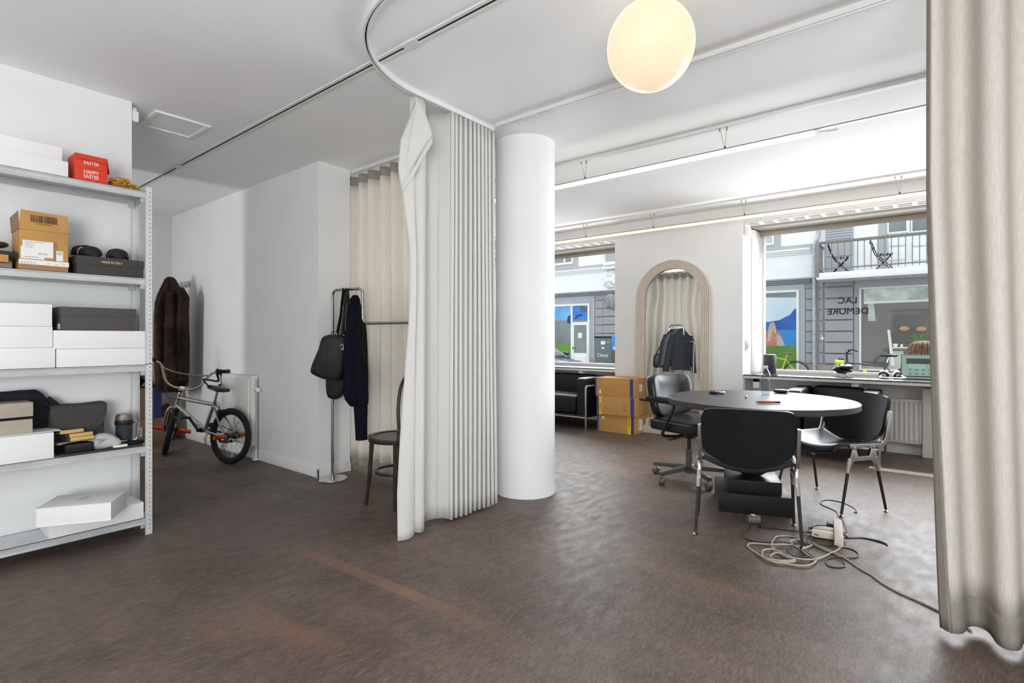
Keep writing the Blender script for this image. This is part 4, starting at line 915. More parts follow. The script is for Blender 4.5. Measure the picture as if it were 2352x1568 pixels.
m.tube(smooth_path([sb0+Vector(p) for p in ((-.016,-.20,.165),(-.014,-.09,.140),(-.012,0,.138),(-.014,.09,.140),(-.016,.20,.165))]), .008, 8, SM)
m.build('handlebar', mat('bronze_chrome_handlebar', (.60,.53,.46), .22, 1), bk, zero)
for sg in (-1, 1):
    MB().tube([sb0+Vector((-.034,sg*.265,.218)), sb0+Vector((-.052,sg*.365,.240))], .0175, 12, SM).build('grip', mat('grip_rubber_%d' % sg, (.02,.02,.022), .8), bk, zero)
# strap wound round the right grip down to the saddle
st0 = [SM @ (sb0+Vector((-.04+.024*math.cos(k*1.9), -.25-.009*k, .212+.024*math.sin(k*1.9)))) for k in range(12)]
MB().tube(smooth_path(st0, 4), .012, 8).tube(smooth_path([st0[0], st0[0]+Vector((-.03,.0,-.09)), BMt @ (sd+Vector((.14,.04,.10))), BMt @ (sd+Vector((.08,.02,.03)))]), .012, 8, flat=.5).tube(smooth_path([st0[6], st0[6]+Vector((-.015,.01,-.09)), BMt @ (sd+Vector((.02,-.03,.05)))]), .012, 8, flat=.5).build('strap', m_blackm, bk, zero)
MB().tube(smooth_path([SM @ (sb0+Vector((-.02,.20,.19))), SM @ (sb0+Vector((.05,.16,.06))), SM @ (sb0+Vector((.03,.10,-.10))), BMt @ (ht+Vector((-.04,.03,-.03)))]), .003, 6).build('brake_cable', m_black, bk, zero)
# ================================================================== BENTWOOD CHAIR
m_bent = mat('dark_bentwood', (.030,.018,.014), .28, var=.3, scale=20, coat=.4)
bc = thing('bentwood_chair', 'dark bentwood cafe chair half hidden behind the cotton curtain', 'chair', (2.40,2.965,0), math.radians(12))
MB().lathe([(.0,.452),(.165,.452),(.17,.458),(.17,.462),(0,.459)], 36).build('seat', mat('dark_seat_ply', (.06,.036,.028), .3), bc)
MB().lathe([(.158,.430),(.198,.430),(.204,.445),(.200,.466),(.165,.468),(.160,.455)], 40).build('seat_ring', m_bent, bc)
for a in (140, 215, 35, -35):
    r_ = math.radians(a); back = abs(a) < 90
    p0 = Vector((.175*math.cos(r_), .175*math.sin(r_), .44)); p1 = Vector((.215*math.cos(r_), .215*math.sin(r_), 0))
    mid = p0.lerp(p1, .55)+Vector((math.cos(r_),math.sin(r_),0))*-.006
    MB().tube(smooth_path([p0, mid, p1]), [.0165]*3+[.015]*5+[.0125]*5, 10).build('leg', m_bent, bc)
MB().tube([(.150*math.cos(2*PI*k/32), .150*math.sin(2*PI*k/32), .215) for k in range(32)], .010, 10, closed=True).build('leg_ring', m_bent, bc)
bp = [(.165,-.10,.45),(.185,-.135,.48),(.215,-.165,.62),(.25,-.165,.78),(.27,-.10,.885),(.275,0,.91),(.27,.10,.885),(.25,.165,.78),(.215,.165,.62),(.185,.135,.48),(.165,.10,.45)]
MB().tube(smooth_path(bp, 6), .013, 10).build('back_hoop', m_bent, bc)
ip = [(.178,-.05,.45),(.20,-.085,.55),(.235,-.095,.72),(.255,-.05,.81),(.26,0,.825),(.255,.05,.81),(.235,.095,.72),(.20,.085,.55),(.178,.05,.45)]
MB().tube(smooth_path(ip, 6), .010, 10).build('inner_hoop', m_bent, bc)
# ================================================================== ROUND TABLE
m_ttop = mat('black_linoleum_table', (.042,.042,.043), .46, var=.12, scale=6, spec=.32)
m_stone = mat('black_painted_plinth', (.010,.010,.011), .38, c2=(.016,.016,.016), scale=50, spec=.45)
TC = Vector((3.90,.955,0)); TZ = .73
tb_ = thing('round_table', 'large round black table on a stepped black pedestal with a ball', 'table', TC, math.radians(20.7))
R_ = .595
MB().lathe([(0,TZ-.038),(R_-.006,TZ-.038),(R_,TZ-.034),(R_,TZ-.003),(R_-.004,TZ),(0,TZ)], 96).build('tabletop', m_ttop, tb_, ang=30)
MB().box((-.235,-.17,0),(.205,.27,.125)).build('plinth', m_stone, tb_, bev=.005)
MB().box((-.18,-.12,.125),(.15,.21,.205)).build('upper_plinth', m_stone, tb_, bev=.005)
MB().lathe([(.05,.205)]+[(.138*math.sin(a), .335-.138*math.cos(a)) for a in [.38+k*(PI-.76)/20 for k in range(21)]]+[(.05,.465)], 40, Matrix.Translation((-.015,.045,0))).build('ball', m_stone, tb_)
MB().box((-.15,-.15,.465),(.15,.15,.52)).box((-.20,-.20,.60),(.20,.20,.66)).lathe([(.09,.52),(.07,.55),(.09,.60)],28).box((-.26,-.26,.66),(.26,.26,.692)).build('capital', m_stone, tb_, bev=.004)
# ================================================================== STACKING CHAIRS (x forward, y left)
m_legd = mat('dark_grey_leg_tube', (.055,.05,.048), .3, .6)
def side_chair(label, loc, rz):
    c = thing('side_chair', label, 'chair', loc, rz, 'black leather chairs with cast metal frames')
    def seat(u, v, dz=0):
        x = .235-.43*v; y = (u-.5)*.50*(1-.10*(2*v-1)**2 if v > .5 else 1)
        z = .450+.020*(abs(2*u-1)**2)*1.3-.012*math.sin(v*PI)-.05*max(0,(.18-v)/.18)**2-.035*math.cos((u-.5)*PI)*(.4+.6*v)
        return (x, y, z+dz)
    top = [[seat(k/16, j/14, .018) for k in range(17)] for j in range(15)]
    m = MB()
    def ringloft(fn, nu, nv, th):
        A = [[Vector(fn(i/nu, j/nv)) for i in range(nu+1)] for j in range(nv+1)]
        rings = []
        vs = []; fs = []
        for j in range(nv+1):
            for i in range(nu+1): vs.append(A[j][i])
        N_ = len(vs)
        for j in range(nv+1):
            for i in range(nu+1):
                i0, i1 = max(i-1,0), min(i+1,nu); j0, j1 = max(j-1,0), min(j+1,nv)
                n = (A[j][i1]-A[j][i0]).cross(A[j1][i]-A[j0][i]).normalized(); vs.append(A[j][i]+n*th)
        f = lambda j, i, b=0: b*N_+j*(nu+1)+i
        for j in range(nv):
            for i in range(nu):
                fs.append((f(j,i),f(j,i+1),f(j+1,i+1),f(j+1,i))); fs.append((f(j,i,1),f(j+1,i,1),f(j+1,i+1,1),f(j,i+1,1)))
        for i in range(nu): fs.append((f(0,i),f(0,i,1),f(0,i+1,1),f(0,i+1))); fs.append((f(nv,i),f(nv,i+1),f(nv,i+1,1),f(nv,i,1)))
        for j in range(nv): fs.append((f(j,0),f(j+1,0),f(j+1,0,1),f(j,0,1))); fs.append((f(j,nu),f(j,nu,1),f(j+1,nu,1),f(j+1,nu)))
        return MB().add(vs, fs)
    def rr(u, v, w, h, r=.07):    # rounded-corner mapping of the unit square
        return u, v
    ringloft(seat, 18, 16, -.028).build('seat', m_leather, c, bev=.004, ang=60)
    def back(u, v):
        s = 2*u-1
        wtop = .488; zt = .757-.012*abs(s)**3; zb = .505-.085*(1-abs(s)**2.0)
        cr = .05
        if abs(s) > .88: zt -= ((abs(s)-.88)/.12)**2*.045; zb += ((abs(s)-.88)/.12)**2*.035
        z = zb+(zt-zb)*v; lean_ = (z-.44)*.24
        return (-.195-lean_-.045*(1-s*s), s*wtop/2*(1-.02*(1-v)), z)
    ringloft(back, 26, 12, .020).build('backrest', m_leather, c, ang=50)
    def back2(u, v):
        p = Vector(back(.015+.97*u, .02+.96*v)); return tuple(p+Vector((-.004,0,0)))
    ringloft(lambda u, v: back2(1-u, v), 26, 10, .006).build('back_shell', m_blackm, c, ang=50)
    for sg in (-1, 1):
        m = MB(); yy = sg*.252
        # L-shaped cast side: runs under the seat edge then up beside the back
        prof = [(.10,.430),(-.17,.425),(-.205,.440),(-.225,.480),(-.262,.655),(-.235,.660),(-.198,.492),(-.180,.462),(-.155,.452),(.10,.456)]
        m.prism([(a, b) for a, b in prof], .020, Matrix(((1,0,0,0),(0,0,1,yy-.010),(0,1,0,0),(0,0,0,1))))
        m.build('side_arm', m_alu, c, bev=.004)
        m = MB()
        brk = [(-.105,.43),(-.075,.43),(-.055,.375),(.035,.375),(.055,.43),(.085,.43),(.120,.315),(.095,.310),(.072,.345),(-.092,.345),(-.115,.310),(-.140,.315)]
        m.prism(brk, .018, Matrix(((1,0,0,0),(0,0,1,yy-.009+sg*.006),(0,1,0,0),(0,0,0,1))))
        m.cyl((-.09,yy-.02,.432),(-.09,yy+.02,.432),.013,12).cyl((.07,yy-.02,.432),(.07,yy+.02,.432),.013,12)
        m.build('bracket', m_alu, c, bev=.004)
        for xf, xt in ((.185,.100),(-.185,-.120)):
            pt_ = Vector((xt,yy+sg*.006,.345)); pb = Vector((xf,sg*.275,.018)); q = pt_.lerp(pb,.20)
            lg = MB().tube([q, pb], [.0105,.0085], 10).build('leg', m_legd, c)
            MB().tube([pt_+(pt_-pb).normalized()*.02, q+(pb-pt_).normalized()*.01], [.0135,.0115], 10).build('leg_socket', m_alu, lg)
            MB().lathe([(0,0),(.013,0),(.014,.005),(.006,.010),(.006,.020)], 14, Matrix.Translation((xf,sg*.275,0))).build('foot', m_chrome, lg)
    return c
ch1 = side_chair('black leather chair in the foreground, its plain back to the camera', (3.335,.886,0), math.radians(17))
ch2 = copy_thing(ch1, (4.28,.590,0), math.atan2(.222,-.311), 'black leather chair at the right of the table, its padded front in view')
# ================================================================== OFFICE CHAIR
m_stl = mat('graphite_chair_base', (.13,.125,.12), .4, .5)
m_pipe = mat('grey_piping', (.22,.23,.25), .35)
oc = thing('office_chair', 'tufted black leather swivel chair with arms and a five star base', 'chair', (4.225,1.555,0), math.atan2(-.94,-.30)); 
def tuft(c0, ux, uy, d=.035, r=.075):
    pts = [c0+ux*a+uy*b for a in (-.10,.10) for b in (0,)]
    return pts
def seatf(p):
    for tx, ty in ((-.06,-.09),(-.06,.09),(.10,-.09),(.10,.09)):
        dd = math.hypot(p.x-tx, p.y-ty)
        if p.z > .44: p = p-Vector((0,0,.022*math.exp(-(dd/.035)**2)))
    return p+Vector((0,0,.003*noise.noise(p*14)))
MB().cushion((.02,0,.455),(.50,.50,.10), e=.28, n=26, fn=seatf).build('seat', m_leather, oc)
BK = Matrix.Translation((-.225,0,.67)) @ Matrix.Rotation(math.radians(-10),4,'Y')
def backf(p):
    for ty in (-.085,.085):
        dd = math.hypot((p.z-.03)*1.0, p.y-ty); dd2 = abs(p.z-.03)
        if p.x > 0:
            p = p-Vector((.036*math.exp(-(dd/.045)**2)+.016*math.exp(-(dd2/.012)**2)*math.exp(-(p.y/.12)**4),0,0))
            an = math.atan2(p.z-.03, p.y-ty); p = p+Vector((.007*math.sin(an*7)*math.exp(-(dd/.09)**2)*(1 if dd > .02 else 0),0,0))
    w = 1+.0*p.z-.10*max(0,-p.z/.17)**2
    return Vector((p.x-.04*(p.y/.23)**2*-1, p.y*w, p.z))
MB().cushion((0,0,0),(.10,.47,.345), BK, e=.34, n=34, fn=backf).build('backrest', m_leather, oc)
rim = []
for k in range(48):
    a = 2*PI*k/48; sp = lambda v: math.copysign(abs(v)**.42, v); y = .232*sp(math.cos(a)); z = .170*sp(math.sin(a)); w = 1-.10*max(0,-z/.17)**2
    rim.append((.026+.04*(y/.23)**2, y*w, z))
MB().tube(rim, .0045, 6, BK, closed=True).tube([(x-.065,y,z) for x,y,z in rim], .0045, 6, BK, closed=True).build('piping', m_pipe, oc)
MB().tube([(.02+.247*math.copysign(abs(math.cos(a))**.3,math.cos(a)), .247*math.copysign(abs(math.sin(a))**.3,math.sin(a)), .484) for a in [2*PI*k/48 for k in range(48)]], .0035, 6, closed=True).build('seat_piping', m_pipe, oc)
MB().box((-.25,-.02,.36),(-.225,.02,.56)).box((-.25,-.02,.36),(.05,.02,.372)).build('back_bar', m_black, oc, bev=.004)
for sg in (-1, 1):
    y = sg*.285
    MB().tube(fillet([(-.26,y,.645),(.10,y,.645),(-.045,y,.375),(.03,y*.5,.372),(.03,y*.2,.385)], .05, 6), .0125, 12).build('arm_tube', m_black, oc)
    MB().cushion((-.07,y,.668),(.25,.055,.032), e=.4, n=12).build('arm_pad', m_leather, oc)
MB().lathe([(0,.34),(.055,.345),(.11,.40),(.12,.405),(0,.405)], 24).cyl((-.02,0,.355),(-.02,-.17,.345),.006).cb((-.02,-.19,.345),(.02,.07,.01)).build('seat_mechanism', m_black, oc)
MB().cyl((0,0,.10),(0,0,.25),.027,20).build('lower_column', m_stl, oc); MB().cyl((0,0,.25),(0,0,.345),.016,16).build('gas_lift', m_legd, oc)
MB().lathe([(0,.055),(.035,.06),(.04,.12),(.03,.135),(0,.135)], 20).build('base_hub', m_stl, oc)
for k in range(5):
    a = math.radians(72*k+48); dx, dy = math.cos(a), math.sin(a); T = Matrix.Rotation(a,4,'Z')
    s = MB().add([(.03,-.022,.085),(.03,.022,.085),(.03,.022,.125),(.03,-.022,.125),(.31,-.018,.070),(.31,.018,.070),(.31,.018,.10),(.31,-.018,.10)], [(0,1,2,3)[::-1],(4,5,6,7),(0,1,5,4),(1,2,6,5),(2,3,7,6),(3,0,4,7)], T).build('base_arm', m_stl, oc, bev=.004)
    c_ = T @ Vector((.295,0,.027))
    MB().lathe([(0,-.022),(.022,-.022),(.027,-.017),(.027,.017),(.022,.022),(0,.022)], 18, Matrix.Translation(c_) @ Matrix.Rotation(PI/2,4,'X') @ Matrix.Rotation(k*.7,4,'Y')).build('castor', m_stl, s); MB().cyl(tuple(c_+Vector((0,0,.02))), tuple(c_+Vector((0,0,.05))), .007).build('castor_stem', m_chrome, s)
# ================================================================== SOFAS (chrome tube frame round loose cushions), facing -x
def sofa(label, x0, x1, y0, y1, seats, grp=None):
    c = thing('sofa' if seats > 1 else 'armchair', label, 'sofa' if seats > 1 else 'armchair', ((x0+x1)/2,(y0+y1)/2,0)); o = c.location
    aw = .135
    for ys, ye in ((y0+.016,y0+.016+aw),(y1-.016-aw,y1-.016)):
        MB().cushion(((x0+x1)/2+.01,(ys+ye)/2,.395),(x1-x0-.03,aw,.50), e=.16, n=22).build('armrest', m_leather, c, o)
    ya, yb = y0+.02+aw, y1-.02-aw; w = (yb-ya)/seats
    for k in range(seats):
        a, b = ya+k*w, ya+(k+1)*w
        MB().cushion((x0+.27,(a+b)/2,.305),(.54,w-.008,.235), e=.2, n=24, fn=lambda p: p+Vector((0,0,(.012*math.cos((p.y-(a+b)/2)/w*PI)*math.cos((p.x-x0-.27)/.54*PI)) if p.z > .35 else 0))).build('seat_cushion', m_leather, c, o)
        MB().cushion((x1-.10,(a+b)/2,.485),(.165,w-.008,.34), e=.22, n=24, fn=lambda p: p+Vector((-.012*math.cos((p.y-(a+b)/2)/w*PI)*math.cos((p.z-.48)/.34*PI),0,0)) if p.x < x1-.1 else p).build('back_cushion', m_leather, c, o)
    fr = MB(); r = .0125
    for y in (y0, y1):
        fr.tube(fillet([(x0,y,0),(x0,y,.545),(x1,y,.545),(x1,y,0)], .03, 5), r, 10)
        fr.tube([(x0,y,.30),(x1,y,.30)], .006, 8)
    fr.tube([(x1,y0,.545),(x1,y1,.545)], r, 10); fr.tube([(x0,y0,.155),(x0,y1,.155)], .011, 10).tube([(x1,y0,.155),(x1,y1,.155)], .011, 10)
    fr.tube([(x0,y0,.30),(x1,y0,.30)], .006, 8)
    fr.build('tube_frame', m_chrome, c, o)
    b = MB().box((x0+.01,y0+.02,.150),(x1-.01,y1-.02,.185)).build('base_frame', m_legd, c, o, bev=.003)
    return c
sofa('long black leather sofa with a chrome tube frame, half hidden behind the column', 5.655, 6.33, 3.372, 5.20, 2)
sofa('black leather armchair in a chrome tube frame under the window counter', 5.67, 6.37, .389, 1.16, 1)
# ================================================================== CARDBOARD BOXES
m_tp = mat('navy_packing_tape', (.045,.055,.22), .4); m_yel = mat('yellow_courier_tape', (.80,.55,.01), .5); m_rede = mat('red_courier_print', (.55,.02,.02), .6)
bang = .012     # long front side runs along local y
def ship_box(label, x, y, z, L, D, Hh, rz, tapes, courier=None, extras=None):
    c = thing('shipping_carton', label, 'box', (x,y,z), rz, 'stacked shipping cartons')
    MB().box((0,-0,0),(D,L,Hh)).build('body', m_card, c, bev=.004)
    MB().box((.0,L/2-.0015,Hh-.0005),(D,L/2+.0015,Hh+.0003)).build('flap_seam', m_card2, c, smooth=False)
    for side, a, b in tapes:
        if side == 'f': MB().box((-.0012,a,.003),(0,b,Hh-.003)).build('tape', m_tp, c, smooth=False)
        else: MB().box((a,-.0012,.003),(b,0,Hh-.003)).build('tape', m_tp, c, smooth=False)
    if courier:
        a, b = courier; y_ = MB().box((-.0016,a,.001),(0,b,Hh-.001)).build('courier_tape', m_yel, c, smooth=False)
        t = MB(); 
        if label.find('bottom') >= 0: txt(t, 'DHL', (-.0022,b-.008,Hh*.88), (0,0,-1), (0,-1,0), Hh*.5, (b-a)*.62)
        else: txt(t, 'DHL', (-.0022,a+.008,Hh*.18), (0,0,1), (0,1,0), Hh*.5, (b-a)*.62)
        t.build('print', m_rede, y_, smooth=False)
    for (side, a, z0, b, z1) in (extras or ()):
        if side == 'f': MB().box((-.0014,a,z0),(0,b,z1)).build('label_sticker', m_paper, c, smooth=False)
        else:
            s_ = MB().prism([(a,z0+.015),(b,z0),(b+.008,z1-.01),(a+.012,z1)], .0014, Matrix(((1,0,0,0),(0,0,-1,0),(0,1,0,0),(0,0,0,1)))).build('label_sticker', m_paper, c, smooth=False)
            t = MB()
            for q in range(3): t.box((a+.014+q*.013,-.0018,z0+.02),(a+.022+q*.013,-.0015,z1-.02))
            t.build('print', m_grey, s_, smooth=False)
    return c
h1 = .218
ship_box('bottom carton of the stack, with courier tape near its right end', 5.762,2.770,0, .50,.345,h1, bang, (('f',.01,.045),('f',.475,.495),('s',.335,.344)), (.050,.088), (('f',.40,.155,.435,.185),('s',.10,.03,.20,.17)))
c = ship_box('middle carton of the stack, marked 12 over 20, courier tape at its left end', 5.725,2.745,h1+.001, .495,.36,h1, bang+.06, (('f',.015,.058),('f',.465,.494),('s',.352,.359)), (.425,.463))
t = MB(); txt(t, '12', (-.0016,.155,.105), (0,-1,0), (0,0,1), .024, .020); txt(t, '20', (-.0016,.150,.062), (0,-1,0), (0,0,1), .028, .020); t.box((-.0016,.118,.094),(-.0012,.165,.0955)); t.build('print', m_ink, c, smooth=False)
ship_box('top carton of the stack, with a navy tape band and an address label', 5.735,2.765,2*h1+.002, .515,.35,.222, bang+.015, (('f',.012,.052),('f',.492,.512),('s',.342,.349)), None, (('f',.43,.030,.455,.075),('s',.13,.06,.225,.155)))
# ================================================================== ARCHED MIRROR leaning on the pier
m_cream = mat('ribbed_cream_mirror_frame', (.60,.53,.44), .5, var=.03)
mr_ = thing('arched_mirror', 'tall arched floor mirror with a ribbed cream frame leaning on the pier', 'mirror', (6.028,2.434,0), -PI/2)
mr_.rotation_euler = (math.radians(-1.9), 0, -PI/2)
def arch(hw, top, n=28, z0=0.0):
    zc = top-hw; return [(-hw,z0)]+[(-hw*math.cos(PI*k/n), zc+hw*math.sin(PI*k/n)) for k in range(n+1)]+[(hw,z0)]
FX = Matrix(((1,0,0,0),(0,0,-1,0),(0,1,0,0),(0,0,0,1)))
def arch_ring(w0, w1, d0, d1, z0=.0, nm='frame_rib'):
    A = arch(w0, 2.072-(.453-w0), z0=z0); B_ = arch(w1, 2.072-(.453-w1), z0=z0); n = len(A); vs = []; fs = []
    for P_, d in ((A,d0),(A,d1),(B_,d1),(B_,d0)): vs += [(x,d,z) for x,z in P_]
    for k in range(4):
        for i in range(n-1): fs.append((k*n+i, k*n+i+1, ((k+1)%4)*n+i+1, ((k+1)%4)*n+i))
    for i in (0, n-1): fs.append(tuple(k*n+i for k in range(4)))
    return MB().add(vs, fs).build(nm, m_cream, mr_, bev=.0, ang=30)
for w0, w1 in ((.453,.4325),(.4305,.4105),(.4085,.3885),(.3865,.3665),(.3645,.3445)):
    q = arch_ring(w0, w1, -.001, -.046)
    mb_2 = bmesh.new(); mb_2.from_mesh(q.data); bmesh.ops.recalc_face_normals(mb_2, faces=mb_2.faces); bmesh.ops.bevel(mb_2, geom=[e for e in mb_2.edges if e.is_manifold and e.calc_face_angle(0) > .9 and min(v.co.y for v in e.verts) < -.04], offset=.007, segments=3, profile=.5, affect='EDGES'); mb_2.to_mesh(q.data); mb_2.free()
arch_ring(.4525, .345, 0, -.036, nm='frame_backing')
m_mir = mat('mirror_glass', (.88,.89,.88), .0, 1); b_ = m_mir.node_tree
tcn = b_.nodes.new('ShaderNodeTexCoord'); nzn = b_.nodes.new('ShaderNodeTexNoise'); nzn.inputs['Scale'].default_value = 2.2; nzn.inputs['Detail'].default_value = 0
bpn = b_.nodes.new('ShaderNodeBump'); bpn.inputs['Strength'].default_value = .35; bpn.inputs['Distance'].default_value = .008
b_.links.new(tcn.outputs['Object'], nzn.inputs['Vector']); b_.links.new(nzn.outputs[0], bpn.inputs['Height']); b_.links.new(bpn.outputs[0], b_.nodes['Principled BSDF'].inputs['Normal'])
MB().prism(arch(.350, 2.072-.103, z0=.08), .004, Matrix(((1,0,0,0),(0,0,1,-.012),(0,1,0,0),(0,0,0,1)))).build('mirror_glass', m_mir, mr_, smooth=False)
MB().box((-.36,-.04,.0),(.36,0,.09)).build('bottom_rail', m_cream, mr_, bev=.004)
# ================================================================== ON THE TABLE
def ontab(px, py): return atZ(px, py, TZ)
p = ontab(1759,906); bt = thing('water_bottle', 'clear plastic water bottle standing on the round table', 'bottle', (p.x,p.y,TZ+.001))
m_pet = glass_mat('clear_bottle', (.78,.82,.84), 2.2, 1.5, .05)
prof = [(0,0),(.026,0),(.030,.005)]+[(.030+(.0015 if k%2 else -.0015), .012+k*.007) for k in range(17)]+[(.031,.135),(.029,.15),(.020,.172),(.012,.185),(.0115,.198)]
MB().lathe(prof, 32).build('bottle_body', m_pet, bt, ang=180); MB().lathe([(0,.192),(.0145,.192),(.0145,.210),(.013,.212),(0,.212)], 24).build('cap', mat('pale_cap',(.55,.56,.58),.35,trans=.4), bt)
MB().lathe([(0,.001)]+[(a-.0035,b+.001) for a, b in prof[2:18]]+[(0,.125)], 28).build('water', glass_mat('water', (.96,.98,.985), .5, 1.3), bt)
p = ontab(1646,905); kk = thing('keys', 'bunch of keys and a dark fob on the far side of the table', 'keys', (p.x,p.y,TZ+.001))
MB().cushion((0,.02,.010),(.045,.07,.02),e=.6,n=10).build('fob', m_black, kk); MB().cushion((.02,-.03,.012),(.04,.05,.022),e=.7,n=10).tube([(.0,-.06,.006),(.02,-.02,.006),(.02,.02,.02)],.003,6).tube([(.015*math.cos(a),.015*math.sin(a)-.01,.020) for a in [2*PI*k/16 for k in range(16)]],.002,6,closed=True).build('key', m_chrome, kk)
p = ontab(1714,914); solo(MB().cb((p.x,p.y,TZ+.009),(.014,.014,.016)).build('metal_nut', m_alu, bev=.003), 'tiny metal cube on the middle of the table', 'trinket')
a = ontab(1735,926); b = ontab(1792,927); pn = thing('marker_pen', 'red and black pen lying near the front edge of the table', 'pen', (a.x,a.y,TZ))
zz = Vector((0,0,.009)); MB().tube([a+zz, a.lerp(b,.12)+zz], [.0015,.005], 10).tube([a.lerp(b,.7)+zz,b+zz],.0065,10).build('cap', m_black, pn, pn.location); MB().tube([a.lerp(b,.12)+zz, a.lerp(b,.75)+zz], .0075, 10).build('barrel', mat('red_plastic',(.60,.05,.02),.35), pn, pn.location)
p = ontab(1794,902); solo(MB().cushion((p.x,p.y,TZ+.014),(.085,.11,.027),e=.75,n=12).build('computer_mouse', m_black), 'low black mouse at the back of the table beside the bottle', 'mouse')
# ================================================================== ON THE WINDOW COUNTER
CZ = .748
def oncnt(px, X): v = atX(px,775,X); return Vector((X,v.y,CZ))
p = oncnt(1768,6.55); sp = thing('smart_speaker', 'black cylindrical speaker at the left end of the window counter', 'speaker', p)
MB().lathe([(0,0),(.062,0),(.066,.006),(.066,.200),(.062,.206),(0,.206)], 32).build('body', mat('speaker_fabric',(.03,.032,.04),.8,var=.2,scale=160), sp); MB().lathe([(0,.206),(.058,.206),(.055,.209),(0,.209)], 32).build('top_disc', m_black, sp)
p = oncnt(1935,6.45); rs = thing('mineral_rock', 'jagged black mineral on a small metal stand on the window counter', 'ornament', p)
MB().cushion((0,0,.075),(.09,.17,.09), e=.9, n=16, fn=lambda q: q+Vector((q.x,q.y,q.z-.075)).normalized()*(.030*noise.noise(q*26)+.016*noise.noise(q*60))).build('rock', mat('obsidian',(.018,.012,.010),.22,c2=(.004,.004,.004),scale=40), rs, ang=22)
MB().box((-.03,-.075,.024),(.03,.075,.030)).box((-.03,-.05,0),(.03,-.035,.024)).box((-.03,.03,0),(.03,.045,.024)).build('stand', m_alu, rs, bev=.002)
p = oncnt(2046,6.42); hp = thing('headphones', 'black and white over-ear headphones lying on the window counter', 'headphones', p, .3)
m_hw = mat('headphone_white', (.75,.76,.78), .25)
for dy, tl in ((.055,.35),(-.045,-.5)):
    T = Matrix.Translation((0,dy,.040)) @ Matrix.Rotation(PI/2-.45,4,'Y') @ Matrix.Rotation(tl,4,'X')
    MB().lathe([(0,-.016),(.034,-.016),(.040,-.008),(.040,.004),(.030,.012),(0,.014)], 28, T).build('ear_cup', m_hw, hp)
    MB().tube([tuple(T @ Vector((.028*math.cos(a), .034*math.sin(a), -.018))) for a in [2*PI*k/20 for k in range(20)]], .011, 10, closed=True).build('ear_pad', m_black, hp)
MB().tube(smooth_path([(0,.075,.035),(-.06,.10,.014),(-.115,.05,.012),(-.12,-.05,.012),(-.07,-.10,.014),(0,-.075,.035)]), .009, 10, flat=.6).build('headband', m_hw, hp)
p = oncnt(2118,6.50); lp = thing('laptop', 'open dark laptop on the window counter, cut off by the curtain', 'laptop', p, PI+.06)
# local: the user sits on the room side (+x here looks back into the room)
MB().box((-.11,-.165,0),(.11,.165,.013)).build('base', mat('space_grey', (.12,.12,.125), .35, .7), lp, bev=.004)
kb = MB()
for r in range(5):
    for k in range(12): kb.box((-.075+r*.021,-.14+k*.0235,.013),(-.058+r*.021,-.12+k*.0235,.0142))
kb.build('keyboard', m_black, lp, smooth=False, kind='stuff')
LM = Matrix.Translation((-.11,0,.012)) @ Matrix.Rotation(math.radians(-12),4,'Y')
MB().box((-.006,-.165,0),(0,.165,.225),LM).build('lid', m_black, lp, bev=.003)
scn = MB().box((0,-.158,.008),(.001,.158,.218),LM).build('screen', mat('laptop_screen', (.03,.05,.04), .2, emit=(.22,.33,.28), es=.8), lp, smooth=False)
m_scrd = mat('screen_dark', (.01,.01,.01), .3, emit=(.05,.07,.06), es=.6); m_scrl = mat('screen_light', (.03,.05,.04), .3, emit=(.28,.40,.34), es=.8)
s_ = MB(); 
s_.box((.001,-.12,.130),(.0016,.07,.185),LM)   # picture, then chair icons and captions
for k in range(5):
    y_ = .118-k*.052
    s_.box((.001,y_-.008,.055),(.0016,y_-.005,.092),LM).box((.001,y_+.005,.055),(.0016,y_+.008,.092),LM).box((.001,y_-.008,.070),(.0016,y_+.008,.076),LM).box((.001,y_-.012,.026),(.0016,y_+.012,.034),LM)
s_.box((.001,.128,.170),(.0016,.136,.178),LM).box((.001,.128,.150),(.0016,.136,.158),LM)
s_.build('screen_picture', m_scrd, scn, smooth=False, kind='stuff'); MB().box((.0012,-.10,.082),(.002,.03,.128),LM).build('screen_window', m_scrl, scn, smooth=False)
# ================================================================== CABLES ON THE FLOOR
m_cb = mat('beige_cable', (.42,.36,.28), .55); m_kb = mat('black_cable', (.015,.015,.016), .45)
def cable(label, pix, r, m, n=7, zr=None, nm='cable'):
    P_ = []
    for k, q in enumerate(pix):
        z = r+(q[2] if len(q) > 2 else 0); P_.append(atZ(q[0], q[1], z))
    o = MB().tube(smooth_path(P_, n), r, 8).build(nm, m); return solo(o, label, 'cable')
Z = lambda x, y: (1680+x*.20408, 1100+y*.20408)   # reading helper for the cable sketch points
def zz_(L_): return [(*Z(q[0],q[1]), *(q[2:])) for q in L_]
cable('long beige cable from the power strip, coiled, then trailing to the right-hand curtain', zz_([(1228,760,.012),(1190,800),(1110,835,.004),(1010,885,.004),(880,905,.006),(740,890,.008),(600,850,.004),(500,790,.008),(450,745,.006),(490,660,.004),(560,640),(700,650),(860,720,.006),(900,745,.004),(820,775,.008),(800,800,.004),(870,860,.006),(950,915,.004),(880,965,.004),(760,972,.004),(600,945,.004),(460,925,.006),(360,870,.004),(350,810,.004),(420,785,.006),(520,800,.006),(620,870,.008),(710,905,.010),(690,930,.008),(560,925,.008),(450,890,.006),(450,850,.006),(520,825,.01),(600,850,.01),(700,900,.012),(640,915,.012),(420,900,.008),(260,815),(180,750),(240,720),(420,735,.004),(560,735,.008),(680,735,.010),(660,700,.008),(720,680,.006),(840,690,.006),(980,750,.006),(1100,800,.004),(1230,860,.004),(1310,910),(1440,1000),(1580,1080),(1700,1170),(1880,1270),(2080,1360),(2300,1465),(2480,1560),(2700,1700)]), .0045, m_cb)
